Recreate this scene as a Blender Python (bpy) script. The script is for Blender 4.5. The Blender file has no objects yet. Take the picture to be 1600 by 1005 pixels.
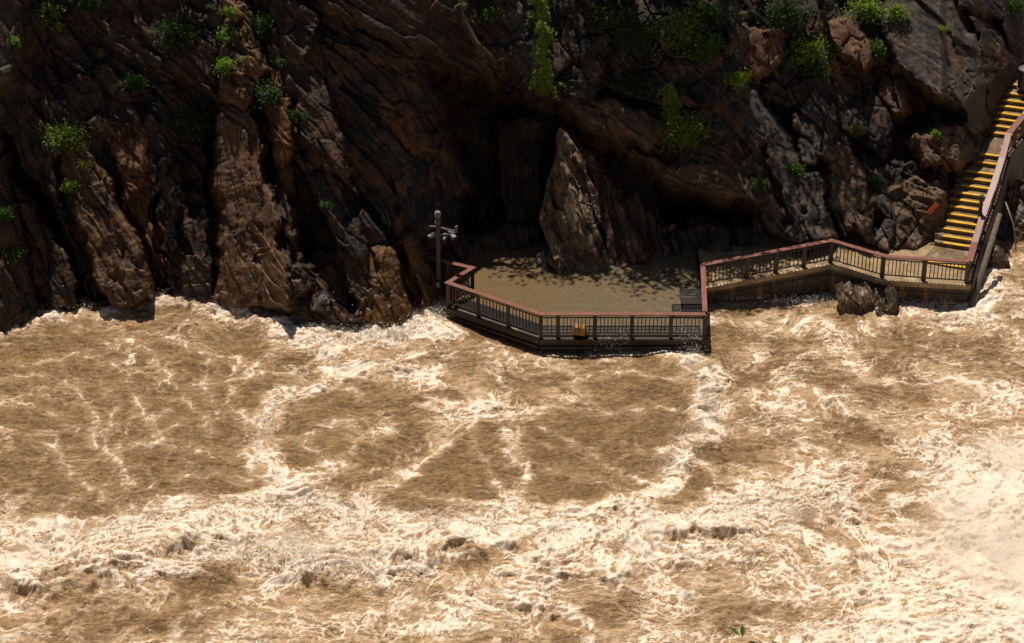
import bpy, bmesh, math, random
import numpy as np
from mathutils import Vector, Matrix
random.seed(7)
rng = np.random.default_rng(11)
S = bpy.context.scene
C = S.collection

# ------------------------------------------------------------------ camera
PITCH = math.radians(32.0)
CAM = np.array([0.0, -80.0, 50.0])
cd = bpy.data.cameras.new("camera"); cam = bpy.data.objects.new("camera", cd); C.objects.link(cam)
cam.location = CAM; cam.rotation_euler = (math.radians(90) - PITCH, 0, 0)
cd.lens = 85; cd.sensor_width = 36; cd.clip_start = 0.5; cd.clip_end = 600
S.camera = cam
# ------------------------------------------------------------------ world, sun, exposure
SUN = np.array([-0.11, 0.31, 0.94]); SUN /= np.linalg.norm(SUN)
w = bpy.data.worlds.new("World"); S.world = w; w.use_nodes = True
nt = w.node_tree; bg = nt.nodes['Background']; sky = nt.nodes.new('ShaderNodeTexSky')
sky.sky_type = 'NISHITA'; sky.sun_disc = False
sky.sun_elevation = math.asin(SUN[2]); sky.sun_rotation = math.atan2(SUN[0], SUN[1])
nt.links.new(sky.outputs[0], bg.inputs[0]); bg.inputs[1].default_value = 0.05
ld = bpy.data.lights.new("sun", 'SUN'); ld.energy = 5.0; ld.angle = math.radians(0.5); ld.color = (1.0, 0.93, 0.82)
sun = bpy.data.objects.new("sun", ld); C.objects.link(sun)
sun.rotation_euler = Vector(SUN).to_track_quat('Z', 'Y').to_euler()
S.view_settings.view_transform = 'Standard'; S.view_settings.look = 'None'
S.view_settings.exposure = 0.0; S.view_settings.gamma = 1.0
try: S.view_settings.use_curve_mapping = False
except Exception: pass
S.render.engine = 'CYCLES'
S.cycles.max_bounces = 5; S.cycles.volume_bounces = 4; S.cycles.volume_step_rate = 2.0; S.cycles.diffuse_bounces = 1

# ------------------------------------------------------------------ geometry of the view (photo survey)
FPX = 85 / 36 * 1600
FW = np.array([0, math.cos(PITCH), -math.sin(PITCH)]); UP = np.array([0, math.sin(PITCH), math.cos(PITCH)])
RT = np.array([1.0, 0, 0])
def ray(px, py):
    return RT * ((px - 800) / FPX) + UP * (-(py - 502.5) / FPX) + FW
def atz(px, py, z):
    d = ray(px, py); return CAM + d * ((z - CAM[2]) / d[2])
def aty(px, py, y):
    d = ray(px, py); return CAM + d * ((y - CAM[1]) / d[1])
def proj(x, y, z):
    vx = x - CAM[0]; vy = y - CAM[1]; vz = z - CAM[2]
    dep = vy * FW[1] + vz * FW[2]; u = vy * UP[1] + vz * UP[2]
    return 800 + FPX * vx / dep, 502.5 - FPX * u / dep, dep

# ------------------------------------------------------------------ numpy noise
PERM = rng.permutation(1024).astype(np.int32); PERM = np.concatenate([PERM, PERM])
GA = rng.random(1024).astype(np.float32) * 6.2831853; GX = np.cos(GA); GY = np.sin(GA)
RV = rng.random((1024, 3)).astype(np.float32)
def hsh(i, j, s): return PERM[(PERM[(i + s * 131) & 1023] + j) & 1023]
def gn(x, y, s=0):
    xf = np.floor(x); yf = np.floor(y); i = xf.astype(np.int32); j = yf.astype(np.int32)
    fx = (x - xf).astype(np.float32); fy = (y - yf).astype(np.float32)
    u = fx * fx * fx * (fx * (fx * 6 - 15) + 10); v = fy * fy * fy * (fy * (fy * 6 - 15) + 10)
    def g(a, b, dx, dy):
        h = hsh(i + a, j + b, s); return GX[h] * dx + GY[h] * dy
    a = g(0, 0, fx, fy); b = g(1, 0, fx - 1, fy); c = g(0, 1, fx, fy - 1); d = g(1, 1, fx - 1, fy - 1)
    return ((a + (b - a) * u) * (1 - v) + (c + (d - c) * u) * v) * 1.5
def fbm(x, y, s=0, o=4, g=0.5, l=2.03):
    r = 0; a = 1
    for k in range(o):
        r = r + a * gn(x, y, s + k * 7); x = x * l + 3.1; y = y * l + 1.7; a *= g
    return r
def rid(x, y, s=0, o=3, g=0.55, l=2.1):
    r = 0; a = 1; t = 0
    for k in range(o):
        r = r + a * (1 - np.abs(gn(x, y, s + k * 5)) * 2); t += a; x = x * l + 5.2; y = y * l + 2.3; a *= g
    return r / t
def ss(a, b, x):
    t = np.clip((x - a) / (b - a), 0, 1); return t * t * (3 - 2 * t)
def vor(x, y, s=0, jit=0.9):
    """F1 cell: random triple of the nearest cell, offset to it, F1, F2"""
    i0 = np.floor(x).astype(np.int32); j0 = np.floor(y).astype(np.int32)
    F1 = np.full(x.shape, 9e9, np.float32); F2 = F1.copy()
    H = np.zeros(x.shape, np.int32); DX = np.zeros_like(F1); DY = np.zeros_like(F1)
    for a in (-1, 0, 1):
        for b in (-1, 0, 1):
            h = hsh(i0 + a, j0 + b, s)
            dx = (i0 + a + 0.5 + (RV[h, 0] - .5) * jit - x).astype(np.float32)
            dy = (j0 + b + 0.5 + (RV[h, 1] - .5) * jit - y).astype(np.float32)
            d = dx * dx + dy * dy; m = d < F1
            F2 = np.where(m, F1, np.minimum(F2, d)); F1 = np.where(m, d, F1)
            H = np.where(m, h, H); DX = np.where(m, dx, DX); DY = np.where(m, dy, DY)
    return H, DX, DY, np.sqrt(F1), np.sqrt(F2)
def seg_dist(X, Y, pts):
    best = np.full(X.shape, 1e9, np.float32)
    for (ax, ay), (bx, by) in zip(pts[:-1], pts[1:]):
        vx, vy = bx - ax, by - ay; L = vx * vx + vy * vy + 1e-9
        t = np.clip(((X - ax) * vx + (Y - ay) * vy) / L, 0, 1)
        d = np.hypot(X - ax - t * vx, Y - ay - t * vy); best = np.minimum(best, d)
    return best
def poly_sd(X, Y, pts):
    """signed distance, negative inside"""
    p = list(pts); d = seg_dist(X, Y, p + [p[0]])
    ins = np.zeros(X.shape, bool); n = len(p)
    for k in range(n):
        (x1, y1), (x2, y2) = p[k], p[(k + 1) % n]
        if y1 == y2: continue
        c = ((y1 > Y) != (y2 > Y)) & (X < (x2 - x1) * (Y - y1) / (y2 - y1) + x1); ins ^= c
    return np.where(ins, -d, d)

# ------------------------------------------------------------------ materials
def mat(name):
    m = bpy.data.materials.new(name); m.use_nodes = True
    return m, m.node_tree.nodes, m.node_tree.links, m.node_tree.nodes['Principled BSDF']
def tex_noise(N, L, scale, detail=4, rough=.55, vec=None, dist=0):
    t = N.new('ShaderNodeTexNoise'); t.inputs['Scale'].default_value = scale; t.inputs['Detail'].default_value = detail
    t.inputs['Roughness'].default_value = rough; t.inputs['Distortion'].default_value = dist
    if vec is None:
        g = N.new('ShaderNodeNewGeometry'); vec = g.outputs['Position']
    L.new(vec, t.inputs['Vector']); return t
def ramp(N, L, src, stops):
    r = N.new('ShaderNodeValToRGB'); e = r.color_ramp.elements
    while len(e) < len(stops): e.new(0.5)
    for k, (p, c) in enumerate(stops): e[k].position = p; e[k].color = (*c, 1)
    L.new(src, r.inputs[0]); return r
def mix(N, L, a, b, f, mode='MIX'):
    m = N.new('ShaderNodeMix'); m.data_type = 'RGBA'; m.blend_type = mode
    for s, v in ((m.inputs[6], a), (m.inputs[7], b), (m.inputs[0], f)):
        if hasattr(v, 'links'): L.new(v, s)
        elif isinstance(v, tuple): s.default_value = (*v, 1)
        else: s.default_value = v
    return m.outputs[2]
def bump(N, L, B, h, strength=.5, dist=.02):
    b = N.new('ShaderNodeBump'); b.inputs['Strength'].default_value = strength; b.inputs['Distance'].default_value = dist
    L.new(h, b.inputs['Height']); L.new(b.outputs[0], B.inputs['Normal']); return b
def simple(name, c1, c2, scale=3, rough=.7, bstr=.3, bdist=.01, bscale=40, metal=0, spec=.4):
    m, N, L, B = mat(name)
    t = tex_noise(N, L, scale, 6, .65); r = ramp(N, L, t.outputs[0], [(.35, c1), (.65, c2)])
    L.new(r.outputs[0], B.inputs['Base Color']); B.inputs['Roughness'].default_value = rough
    B.inputs['Metallic'].default_value = metal; B.inputs['Specular IOR Level'].default_value = spec
    t2 = tex_noise(N, L, bscale, 3); bump(N, L, B, t2.outputs[0], bstr, bdist)
    return m
def attr(N, name):
    a = N.new('ShaderNodeAttribute'); a.attribute_name = name; return a

def rock_material(name, wetness=True):
    m, N, L, B = mat(name)
    tint = attr(N, 'tint'); st = attr(N, 'streak')
    n1 = tex_noise(N, L, 1.3, 8, .7, dist=.4); n2 = tex_noise(N, L, 9, 8, .75)
    c = mix(N, L, tint.outputs['Color'], mix(N, L, tint.outputs['Color'], (.16, .075, .03), .75), ramp(N, L, n1.outputs[0], [(.48, (0, 0, 0)), (.68, (1, 1, 1))]).outputs[0])
    c = mix(N, L, c, (.035, .03, .028), ramp(N, L, tex_noise(N, L, 2.3, 7, .7).outputs[0], [(.52, (0, 0, 0)), (.66, (.8, .8, .8))]).outputs[0])
    c = mix(N, L, c, ramp(N, L, st.outputs['Fac'], [(.2, (.5, .48, .47)), (.5, (.85, .84, .83)), (.85, (1.5, 1.38, 1.25))]).outputs[0], 1.0, 'MULTIPLY')
    c = mix(N, L, c, ramp(N, L, n2.outputs[0], [(.3, (.5, .48, .47)), (.5, (.9, .9, .9)), (.72, (1.5, 1.45, 1.4))]).outputs[0], 1.0, 'MULTIPLY')
    g = N.new('ShaderNodeNewGeometry'); sx = N.new('ShaderNodeSeparateXYZ'); L.new(g.outputs['Position'], sx.inputs[0])
    wet = N.new('ShaderNodeMapRange'); wet.inputs[1].default_value = .6; wet.inputs[2].default_value = 2.4
    wet.inputs[3].default_value = 1; wet.inputs[4].default_value = 0; L.new(sx.outputs[2], wet.inputs[0])
    if wetness:
        ro = N.new('ShaderNodeMapRange'); ro.inputs[3].default_value = .72; ro.inputs[4].default_value = .28
        L.new(wet.outputs[0], ro.inputs[0]); L.new(ro.outputs[0], B.inputs['Roughness'])
    else: B.inputs['Roughness'].default_value = .6
    L.new(c, B.inputs['Base Color']); B.inputs['Specular IOR Level'].default_value = .35
    n3 = tex_noise(N, L, 14, 8, .8)
    ad = N.new('ShaderNodeMath'); ad.operation = 'ADD'; L.new(n3.outputs[0], ad.inputs[0]); L.new(st.outputs['Fac'], ad.inputs[1])
    bump(N, L, B, ad.outputs[0], .6, .03)
    return m
M_ROCK = rock_material('rock')

def water_material():
    m, N, L, B = mat('muddy_water')
    hz = attr(N, 'haze'); cr = attr(N, 'cream'); tn = attr(N, 'murk')
    g_ = N.new('ShaderNodeNewGeometry'); mp_ = N.new('ShaderNodeMapping'); mp_.inputs['Scale'].default_value = (.6, 1.5, 1); mp_.inputs['Rotation'].default_value = (0, 0, .25); L.new(g_.outputs['Position'], mp_.inputs[0])
    n = tex_noise(N, L, 6, 6, .68, mp_.outputs[0], dist=1.0); n2 = tex_noise(N, L, 16, 6, .78, dist=.9)
    br = mix(N, L, (.165, .094, .038), (.31, .182, .080), ramp(N, L, n.outputs[0], [(.36, (0, 0, 0)), (.66, (1, 1, 1))]).outputs[0])
    br = mix(N, L, br, (.40, .22, .08), tn.outputs['Fac'])
    def addn(src, noise, k):
        a_ = N.new('ShaderNodeMath'); a_.operation = 'MULTIPLY_ADD'; L.new(noise, a_.inputs[0]); a_.inputs[1].default_value = k; a_.inputs[2].default_value = -k / 2
        s_ = N.new('ShaderNodeMath'); s_.operation = 'ADD'; L.new(a_.outputs[0], s_.inputs[0]); L.new(src, s_.inputs[1]); return s_.outputs[0]
    h_ = ramp(N, L, addn(hz.outputs['Fac'], n.outputs[0], .9), [(.10, (0, 0, 0)), (1.0, (1, 1, 1))])
    c = mix(N, L, br, (.60, .39, .21), h_.outputs[0])
    fm = ramp(N, L, addn(cr.outputs['Fac'], n2.outputs[0], 1.15), [(.19, (0, 0, 0)), (.72, (1, 1, 1))])
    c = mix(N, L, c, (.77, .64, .505), fm.outputs[0])
    L.new(c, B.inputs['Base Color'])
    ro = N.new('ShaderNodeMapRange'); ro.inputs[3].default_value = .13; ro.inputs[4].default_value = .7
    L.new(fm.outputs[0], ro.inputs[0]); L.new(ro.outputs[0], B.inputs['Roughness'])
    B.inputs['Specular IOR Level'].default_value = .5
    rp = tex_noise(N, L, 4.6, 5, .66, mp_.outputs[0], dist=1.0)
    bm_ = bump(N, L, B, rp.outputs[0], 1.0, .20); st_ = N.new('ShaderNodeMapRange'); st_.inputs[3].default_value = 1; st_.inputs[4].default_value = .35
    L.new(fm.outputs[0], st_.inputs[0]); L.new(st_.outputs[0], bm_.inputs['Strength'])
    return m
M_WATER = water_material()

# ------------------------------------------------------------------ object helpers
def tag(o, label=None, cat=None, group=None, kind=None):
    if label: o['label'] = label
    if cat: o['category'] = cat
    if group: o['group'] = group
    if kind: o['kind'] = kind
    return o
def empty(name, loc, label, cat, group=None):
    o = bpy.data.objects.new(name, None); C.objects.link(o); o.location = Vector([float(v) for v in loc]); o.empty_display_size = .3
    return tag(o, label, cat, group)
def link_mesh(name, me, m, parent=None, smooth=False):
    o = bpy.data.objects.new(name, me); C.objects.link(o)
    if m: me.materials.append(m)
    if parent is not None:
        o.parent = parent; o.matrix_parent_inverse = Matrix.Translation(-parent.location)
    if smooth: me.shade_smooth()
    return o
def grid_mesh(name, P, attrs, m, mask=None, smooth=True):
    """P: (r,c,3)"""
    r, c = P.shape[:2]; me = bpy.data.meshes.new(name)
    idx = np.arange(r * c, dtype=np.int32).reshape(r, c)
    q = np.stack([idx[:-1, :-1], idx[:-1, 1:], idx[1:, 1:], idx[1:, :-1]], -1).reshape(-1, 4)
    if mask is not None: q = q[mask[:-1, :-1].ravel()]
    me.vertices.add(r * c); me.vertices.foreach_set('co', P.astype(np.float32).ravel())
    me.loops.add(q.size); me.loops.foreach_set('vertex_index', q.ravel())
    me.polygons.add(len(q)); me.polygons.foreach_set('loop_start', np.arange(0, q.size, 4, dtype=np.int32))
    me.update(calc_edges=True)
    for k, v in attrs.items():
        if v.ndim == 3:
            a = me.attributes.new(k, 'FLOAT_COLOR', 'POINT'); col = np.ones((r * c, 4), np.float32); col[:, :3] = v.reshape(-1, 3)
            a.data.foreach_set('color', col.ravel())
        else:
            a = me.attributes.new(k, 'FLOAT', 'POINT'); a.data.foreach_set('value', v.astype(np.float32).ravel())
    o = link_mesh(name, me, m); 
    if smooth: me.shade_smooth()
    return o

class MB:
    """collects boxes, tubes, sweeps into one mesh"""
    def __init__(s): s.v = []; s.f = []
    def add(s, v, f):
        n = len(s.v); s.v += [tuple(float(q) for q in p) for p in v]; s.f += [tuple(i + n for i in q) for q in f]
    def box(s, c, sx, sy, sz, ax=(1, 0, 0), up=(0, 0, 1)):
        ax = Vector(ax).normalized(); up = Vector(up).normalized(); sd = up.cross(ax).normalized(); up = ax.cross(sd)
        c = Vector([float(q) for q in c]); V = []
        for k in (-1, 1):
            for a, b in ((-1, -1), (1, -1), (1, 1), (-1, 1)):
                V.append(c + ax * (a * sx / 2) + sd * (b * sy / 2) + up * (k * sz / 2))
        s.add(V, [(0, 3, 2, 1), (4, 5, 6, 7), (0, 1, 5, 4), (1, 2, 6, 5), (2, 3, 7, 6), (3, 0, 4, 7)])
    def bar(s, a, b, w, h, up=(0, 0, 1)):
        a = Vector([float(q) for q in a]); b = Vector([float(q) for q in b]); s.box((a + b) / 2, (b - a).length, w, h, b - a, up)
    def tube(s, pts, r, n=8):
        pts = [Vector([float(q) for q in p]) for p in pts]; V = []; F = []
        rr = r if isinstance(r, (list, tuple)) else [r] * len(pts)
        for k, p in enumerate(pts):
            t = (pts[min(k + 1, len(pts) - 1)] - pts[max(k - 1, 0)]).normalized()
            a = t.cross(Vector((.13, .31, .94))).normalized()
            if a.length < .1: a = t.cross(Vector((1, 0, 0))).normalized()
            b = t.cross(a)
            for j in range(n):
                th = 2 * math.pi * j / n; V.append(p + (a * math.cos(th) + b * math.sin(th)) * rr[k])
        for k in range(len(pts) - 1):
            for j in range(n): F.append((k * n + j, k * n + (j + 1) % n, (k + 1) * n + (j + 1) % n, (k + 1) * n + j))
        F.append(tuple(range(n - 1, -1, -1))); F.append(tuple((len(pts) - 1) * n + j for j in range(n)))
        s.add(V, F)
    def sweep(s, pts, w, h, closed=False, jit=0):
        """mitred rectangular section along a path, top at pts z"""
        P = [Vector([float(q) for q in p]) for p in pts]; V = []; F = []
        for k, p in enumerate(P):
            d1 = (P[k] - P[k - 1]) if k else (P[1] - P[0]); d2 = (P[k + 1] - P[k]) if k < len(P) - 1 else d1
            d1 = Vector((d1.x, d1.y, 0)).normalized(); d2 = Vector((d2.x, d2.y, 0)).normalized()
            n1 = Vector((-d1.y, d1.x, 0)); n2 = Vector((-d2.y, d2.x, 0)); m = (n1 + n2).normalized(); sc = 1 / max(.35, m.dot(n1))
            for a, b in ((-.5, 0), (.5, 0), (.5, -1), (-.5, -1)):
                V.append(p + m * (a * w * sc) + Vector((0, 0, b * h)))
        for k in range(len(P) - 1):
            for j in range(4): F.append((k * 4 + j, k * 4 + (j + 1) % 4, (k + 1) * 4 + (j + 1) % 4, (k + 1) * 4 + j))
        F.append((3, 2, 1, 0)); e = (len(P) - 1) * 4; F.append((e, e + 1, e + 2, e + 3)); s.add(V, F)
    def prism(s, poly, z0, z1):
        n = len(poly); z1l = z1 if isinstance(z1, (list, tuple)) else [z1] * n
        V = [(p[0], p[1], z0) for p in poly] + [(p[0], p[1], z1l[k]) for k, p in enumerate(poly)]
        F = [tuple(range(n - 1, -1, -1)), tuple(range(n, 2 * n))] + [(k, (k + 1) % n, n + (k + 1) % n, n + k) for k in range(n)]
        s.add(V, F)
    def build(s, name, m, parent=None, bevel=0, smooth=False):
        me = bpy.data.meshes.new(name); me.from_pydata(s.v, [], s.f); me.update()
        bm = bmesh.new(); bm.from_mesh(me); bmesh.ops.recalc_face_normals(bm, faces=bm.faces); bm.to_mesh(me); bm.free()
        o = link_mesh(name, me, m, parent, smooth)
        if bevel:
            b = o.modifiers.new('bevel', 'BEVEL'); b.width = bevel; b.segments = 2; b.limit_method = 'ANGLE'
        return o
#==STRUCT==
# ================================================================== CLIFF (one sheet of rock, real depth)
# foot line of the wall: world x -> world y at water level
ft = [(-900, 520), (-300, 540), (0, 527), (60, 490), (160, 482), (250, 470), (340, 476), (410, 478), (450, 515), (600, 518), (650, 500), (690, 462), (735, 430),
      (850, 414), (1000, 416), (1100, 428), (1200, 430), (1300, 432), (1400, 432), (1455, 425)]
fx_, fy_ = [], []
for a, b in ft:
    p = atz(a, b, 0); fx_.append(p[0]); fy_.append(p[1] + .45)
STEP = []          # left end of every tread nose: x, y, z
zz = 1.2
for (a, b) in [(1474.4, 380.3), (1474, 369.6), (1475, 357.6), (1479.6, 346), (1481.6, 334.6), (1483.6, 322.6), (1486.3, 311.5), (1496.7, 301.5), (1504.3, 290),
               (1508, 278.9), (1511, 267.7), (1528.1, 253.8), (1532.1, 241), (1551, 208), (1554, 197.3), (1556, 186.5), (1559.2, 177), (1564, 166.2), (1568, 156.7), (1576, 146.3), (1583, 132.8)]:
    STEP.append(tuple(atz(a, b, zz))); zz += .155
KS = .82
for (a, b, c) in STEP[2:]:
    if a > fx_[-1] + .03: fx_.append(a); fy_.append(b - KS * c + .1)
fx_ += [22.5, 26, 40, 90]; fy_ += [10.2, 11.5, 13, 16]
fx_ = np.array(fx_); fy_ = np.array(fy_)
def nominal(x, z):
    yf = np.interp(x, fx_, fy_)
    k = 0.50 + (KS - .5) * ss(8, 14, x)
    y = yf + k * z + 0.9 * np.maximum(z - 12.5, 0) ** 1.15 * .6
    return y
# strata regions: px, py, dip angle (deg, down to the right), cell length m, cell width m, amplitude
REG = [(20, 60, 60, 2, .8, .3), (120, 60, 45, 1.6, .35, .3), (220, 50, 35, 2.2, .3, .28), (170, 150, 50, 1.2, .35, .35), (90, 230, 62, 3, .5, .3), (170, 340, 60, 2.4, .3, .3),
       (30, 420, 65, 2.2, .5, .35), (240, 250, 52, 1.6, .35, .3), (300, 120, 38, 2.2, .3, .3), (290, 350, 68, 2, .35, .3), (280, 450, 55, .8, .3, .25), (400, 300, 83, 3, .3, .25),
       (370, 430, 80, 3, .35, .22), (430, 400, 60, 1, .35, .3), (400, 80, 50, 1, .4, .35), (480, 150, 52, 2.2, .35, .3), (500, 300, 62, 2, .35, .3), (580, 130, 45, 2.2, .35, .25),
       (600, 250, 48, 2.5, .3, .25), (560, 400, 55, 1.1, .35, .25), (640, 430, 62, 1.6, .4, .3), (500, 450, 50, .7, .3, .22), (600, 30, 32, 3, .35, .25), (700, 80, 35, 2.5, .4, .25),
       (680, 330, 78, 3, .5, .25), (790, 250, 86, 4, .35, .25), (790, 380, 80, 3, .5, .3), (800, 50, 48, 1.4, .5, .4), (880, 80, 80, 1.6, .5, .35), (960, 60, 60, 1, .5, .4),
       (900, 170, 25, 2, .5, .3), (1000, 200, 38, 2.4, .4, .3), (1060, 110, 50, 1.2, .5, .35), (1110, 280, 26, 2.6, .3, .25), (1000, 330, 78, 3, .35, .35), (1110, 370, 84, 3, .4, .25),
       (1160, 180, 45, 2.4, .5, .28), (1210, 320, 50, 2.2, .35, .28), (1230, 250, 55, 2.2, .4, .25), (1200, 80, 65, 1.1, .6, .35), (1290, 180, 62, 1.8, .5, .35), (1290, 320, 66, 2.4, .5, .32),
       (1350, 290, 60, 2.2, .55, .32), (1330, 60, 75, 1.4, .6, .35), (1400, 160, 70, 1.6, .7, .35), (1450, 70, 38, 4.5, .9, .14), (1400, 350, 50, .9, .4, .42), (1450, 300, 25, .8, .28, .45),
       (1440, 220, 30, 1.1, .5, .35), (1500, 250, 40, .8, .35, .35), (1540, 50, 48, 2.2, .5, .35), (1590, 60, 40, 1.5, .5, .35), (1540, 170, 45, 1.2, .4, .3),
       (-200, 200, 60, 3, .7, .5), (-200, 500, 62, 3, .7, .5), (1750, 200, 50, 3, .7, .5), (1750, 400, 50, 3, .7, .5), (300, -200, 45, 3, .7, .5), (900, -200, 50, 3, .7, .5), (1400, -200, 45, 3, .7, .5)]
GREY = (.10, .086, .072); DARK = (.022, .018, .015); BRN = (.066, .040, .022); ORG = (.21, .10, .036); TAN = (.20, .120, .060); GOLD = (.20, .108, .028)  # DARK puts the shade of the hollows into the colour, paler tints the lit slabs
# slabs: outline in survey pixels, protrusion (m) at centroid, slope per 100 px in x and y, rock colour with lit or shaded tone in it
SL = [
 ([(-40, -60), (38, -60), (32, 55), (18, 110), (0, 150), (-40, 170)], .95, .25, .55, GREY),
 ([(0, 118), (32, 112), (75, 190), (130, 300), (190, 400), (205, 475), (160, 478), (120, 400), (60, 270), (0, 175)], .7, .35, .3, DARK),
 ([(50, 150), (78, 158), (110, 215), (150, 250), (196, 340), (226, 430), (236, 462), (215, 480), (178, 478), (130, 390), (95, 290), (60, 205)], 1.25, .5, .42, TAN),
 ([(-60, 300), (8, 240), (28, 330), (50, 420), (68, 500), (20, 530), (-60, 540)], .55, .3, .3, BRN),
 ([(22, 280), (45, 310), (75, 360), (118, 440), (118, 484), (72, 492), (48, 400)], .75, .35, .35, BRN),
 ([(165, 150), (200, 155), (230, 215), (222, 290), (200, 320), (170, 220)], .35, .3, .8, ORG),
 ([(185, 220), (240, 240), (262, 330), (258, 440), (228, 380), (190, 280)], .5, .3, .6, ORG),
 ([(228, 255), (258, 250), (275, 330), (272, 440), (252, 474), (236, 400)], .75, .55, .2, DARK),
 ([(255, 400), (275, 350), (300, 340), (345, 350), (360, 478), (300, 484), (272, 462)], .55, .2, .5, BRN),
 ([(90, 0), (270, -20), (350, 60), (330, 140), (240, 110), (150, 60)], .3, .2, .5, BRN),
 ([(340, -40), (385, -40), (400, 60), (415, 140), (380, 170), (345, 150), (350, 60)], 1.1, .5, .5, TAN),
 ([(352, 130), (384, 138), (402, 220), (425, 330), (446, 440), (454, 478), (335, 480), (342, 350), (338, 280), (346, 190)], 1.5, .75, .35, TAN),
 ([(384, 200), (405, 210), (450, 320), (480, 440), (455, 470), (425, 400)], 1.15, .2, .5, BRN),
 ([(405, 95), (440, 120), (460, 220), (440, 260), (405, 200)], .6, .4, .6, ORG),
 ([(440, 90), (485, 90), (520, 170), (545, 260), (510, 270), (465, 190)], .4, .3, .6, BRN),
 ([(480, 270), (520, 270), (560, 340), (575, 400), (540, 400), (500, 340)], .6, .3, .5, DARK),
 ([(450, 430), (500, 395), (545, 385), (575, 470), (560, 505), (456, 520)], .75, .2, .7, BRN),
 ([(540, 395), (585, 372), (612, 385), (645, 470), (635, 508), (596, 520), (560, 500)], .85, .3, .7, GOLD),
 ([(618, 372), (642, 360), (668, 410), (692, 462), (655, 500), (632, 450)], .95, .5, .5, GOLD),
 ([(575, 130), (605, 125), (650, 190), (690, 240), (650, 235), (600, 190)], .35, .3, .7, ORG),
 ([(545, 50), (600, 90), (640, 120), (690, 200), (735, 300), (700, 300), (640, 220), (580, 120)], .1, .2, .35, BRN),
 ([(600, 250), (660, 240), (720, 320), (690, 400), (630, 350)], .2, .2, .5, DARK),
 ([(500, -60), (830, -60), (800, 20), (790, 100), (772, 135), (745, 122), (690, 92), (640, 76), (590, 52), (530, 12), (500, -10)], 1.9, .1, .08, BRN),
 ([(740, -60), (840, -60), (860, 60), (850, 150), (800, 115), (760, 40)], 1.7, .45, .45, GREY),
 ([(838, -60), (960, -60), (950, 80), (930, 150), (880, 160), (845, 140)], 1.5, .2, .25, DARK),
 ([(930, -60), (1140, -60), (1160, 60), (1150, 160), (1080, 170), (1000, 150), (940, 130)], 1.3, .2, .5, DARK),
 ([(870, 150), (960, 150), (1040, 195), (1010, 235), (950, 215), (900, 185)], 1.75, .1, .5, TAN),
 ([(1000, 180), (1090, 110), (1150, 170), (1190, 260), (1200, 318), (1170, 322), (1100, 292), (1040, 268), (990, 238)], 1.5, .2, .4, BRN),
 ([(990, 240), (1060, 255), (1150, 275), (1180, 300), (1186, 322), (1100, 296), (1040, 275)], 1.95, .1, .3, TAN),
 ([(775, 190), (850, 180), (850, 330), (800, 380), (780, 300)], -.9, .1, .25, BRN),
 ([(960, 230), (1010, 260), (1060, 390), (1020, 410), (960, 400), (950, 320)], -.5, .2, .45, BRN),
 ([(893, 205), (925, 235), (985, 335), (1012, 410), (955, 430), (932, 330)], .9, .1, .55, TAN),
 ([(960, 330), (1000, 300), (1050, 390), (1040, 415), (980, 415)], .25, .3, .6, TAN),
 ([(1075, 335), (1120, 350), (1130, 415), (1070, 420)], -.3, .2, .4, BRN),
 ([(1128, 95), (1180, 140), (1235, 235), (1272, 350), (1300, 372), (1262, 392), (1200, 360), (1178, 280), (1140, 200), (1110, 140)], 1.15, .35, .4, GREY),
 ([(1140, 40), (1215, 45), (1225, 100), (1180, 125), (1140, 100)], .7, .3, .4, ORG),
 ([(1240, 175), (1268, 140), (1310, 205), (1296, 255), (1250, 265)], .55, .4, .45, GREY),
 ([(1244, 262), (1288, 278), (1325, 368), (1300, 385), (1270, 350)], .95, .45, .35, GREY),
 ([(1286, 212), (1320, 225), (1372, 325), (1362, 372), (1322, 352), (1290, 290)], 1.2, .5, .35, TAN),
 ([(1340, 262), (1382, 285), (1400, 345), (1392, 395), (1350, 372), (1345, 320)], 1.05, .35, .4, GREY),
 ([(1376, 300), (1430, 270), (1475, 300), (1480, 380), (1440, 410), (1385, 400)], .85, .2, .55, TAN),
 ([(1376, 30), (1385, -60), (1470, -60), (1480, 10), (1518, 75), (1540, 135), (1528, 190), (1498, 170), (1450, 134), (1396, 104)], 1.2, .2, .42, GREY),
 ([(1296, 30), (1340, 20), (1360, 70), (1350, 110), (1310, 90)], .8, .3, .5, ORG),
 ([(1378, 108), (1412, 130), (1424, 170), (1400, 178), (1372, 150)], .25, .2, .7, ORG),
 ([(1424, 215), (1470, 200), (1515, 190), (1528, 236), (1500, 262), (1446, 262)], .75, .15, .5, TAN),
 ([(1310, 120), (1360, 130), (1400, 200), (1380, 250), (1330, 200)], .1, .3, .3, DARK),
 ([(1512, 20), (1560, 50), (1588, 95), (1580, 150), (1556, 165), (1530, 100)], 1.0, .3, .5, BRN),
 ([(1480, -60), (1660, -60), (1660, 60), (1600, 90), (1560, 30), (1500, 10)], .9, .2, .5, DARK),
]
# recesses: outline, depth (m), softness px
REC = [([(660, 105), (775, 140), (860, 160), (950, 222), (1040, 275), (1180, 328), (1170, 345), (1000, 350), (850, 348), (735, 360), (692, 345), (725, 310), (700, 200)], -2.6, 22),
       ([(0, 190), (40, 260), (90, 330), (160, 470), (120, 500), (60, 380), (0, 260)], -1.8, 10),
       ([(1180, 150), (1240, 160), (1245, 240), (1215, 220)], -1.2, 10), ([(1390, 112), (1500, 178), (1520, 195), (1420, 250), (1340, 240), (1330, 170)], -.9, 12),
       ([(440, 300), (480, 300), (540, 400), (450, 440)], -.6, 10), ([(270, 110), (340, 150), (345, 300), (300, 350), (260, 230)], -.7, 14),
       ([(1560, 120), (1620, 60), (1640, 130), (1590, 150)], -1.0, 8)]

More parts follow.
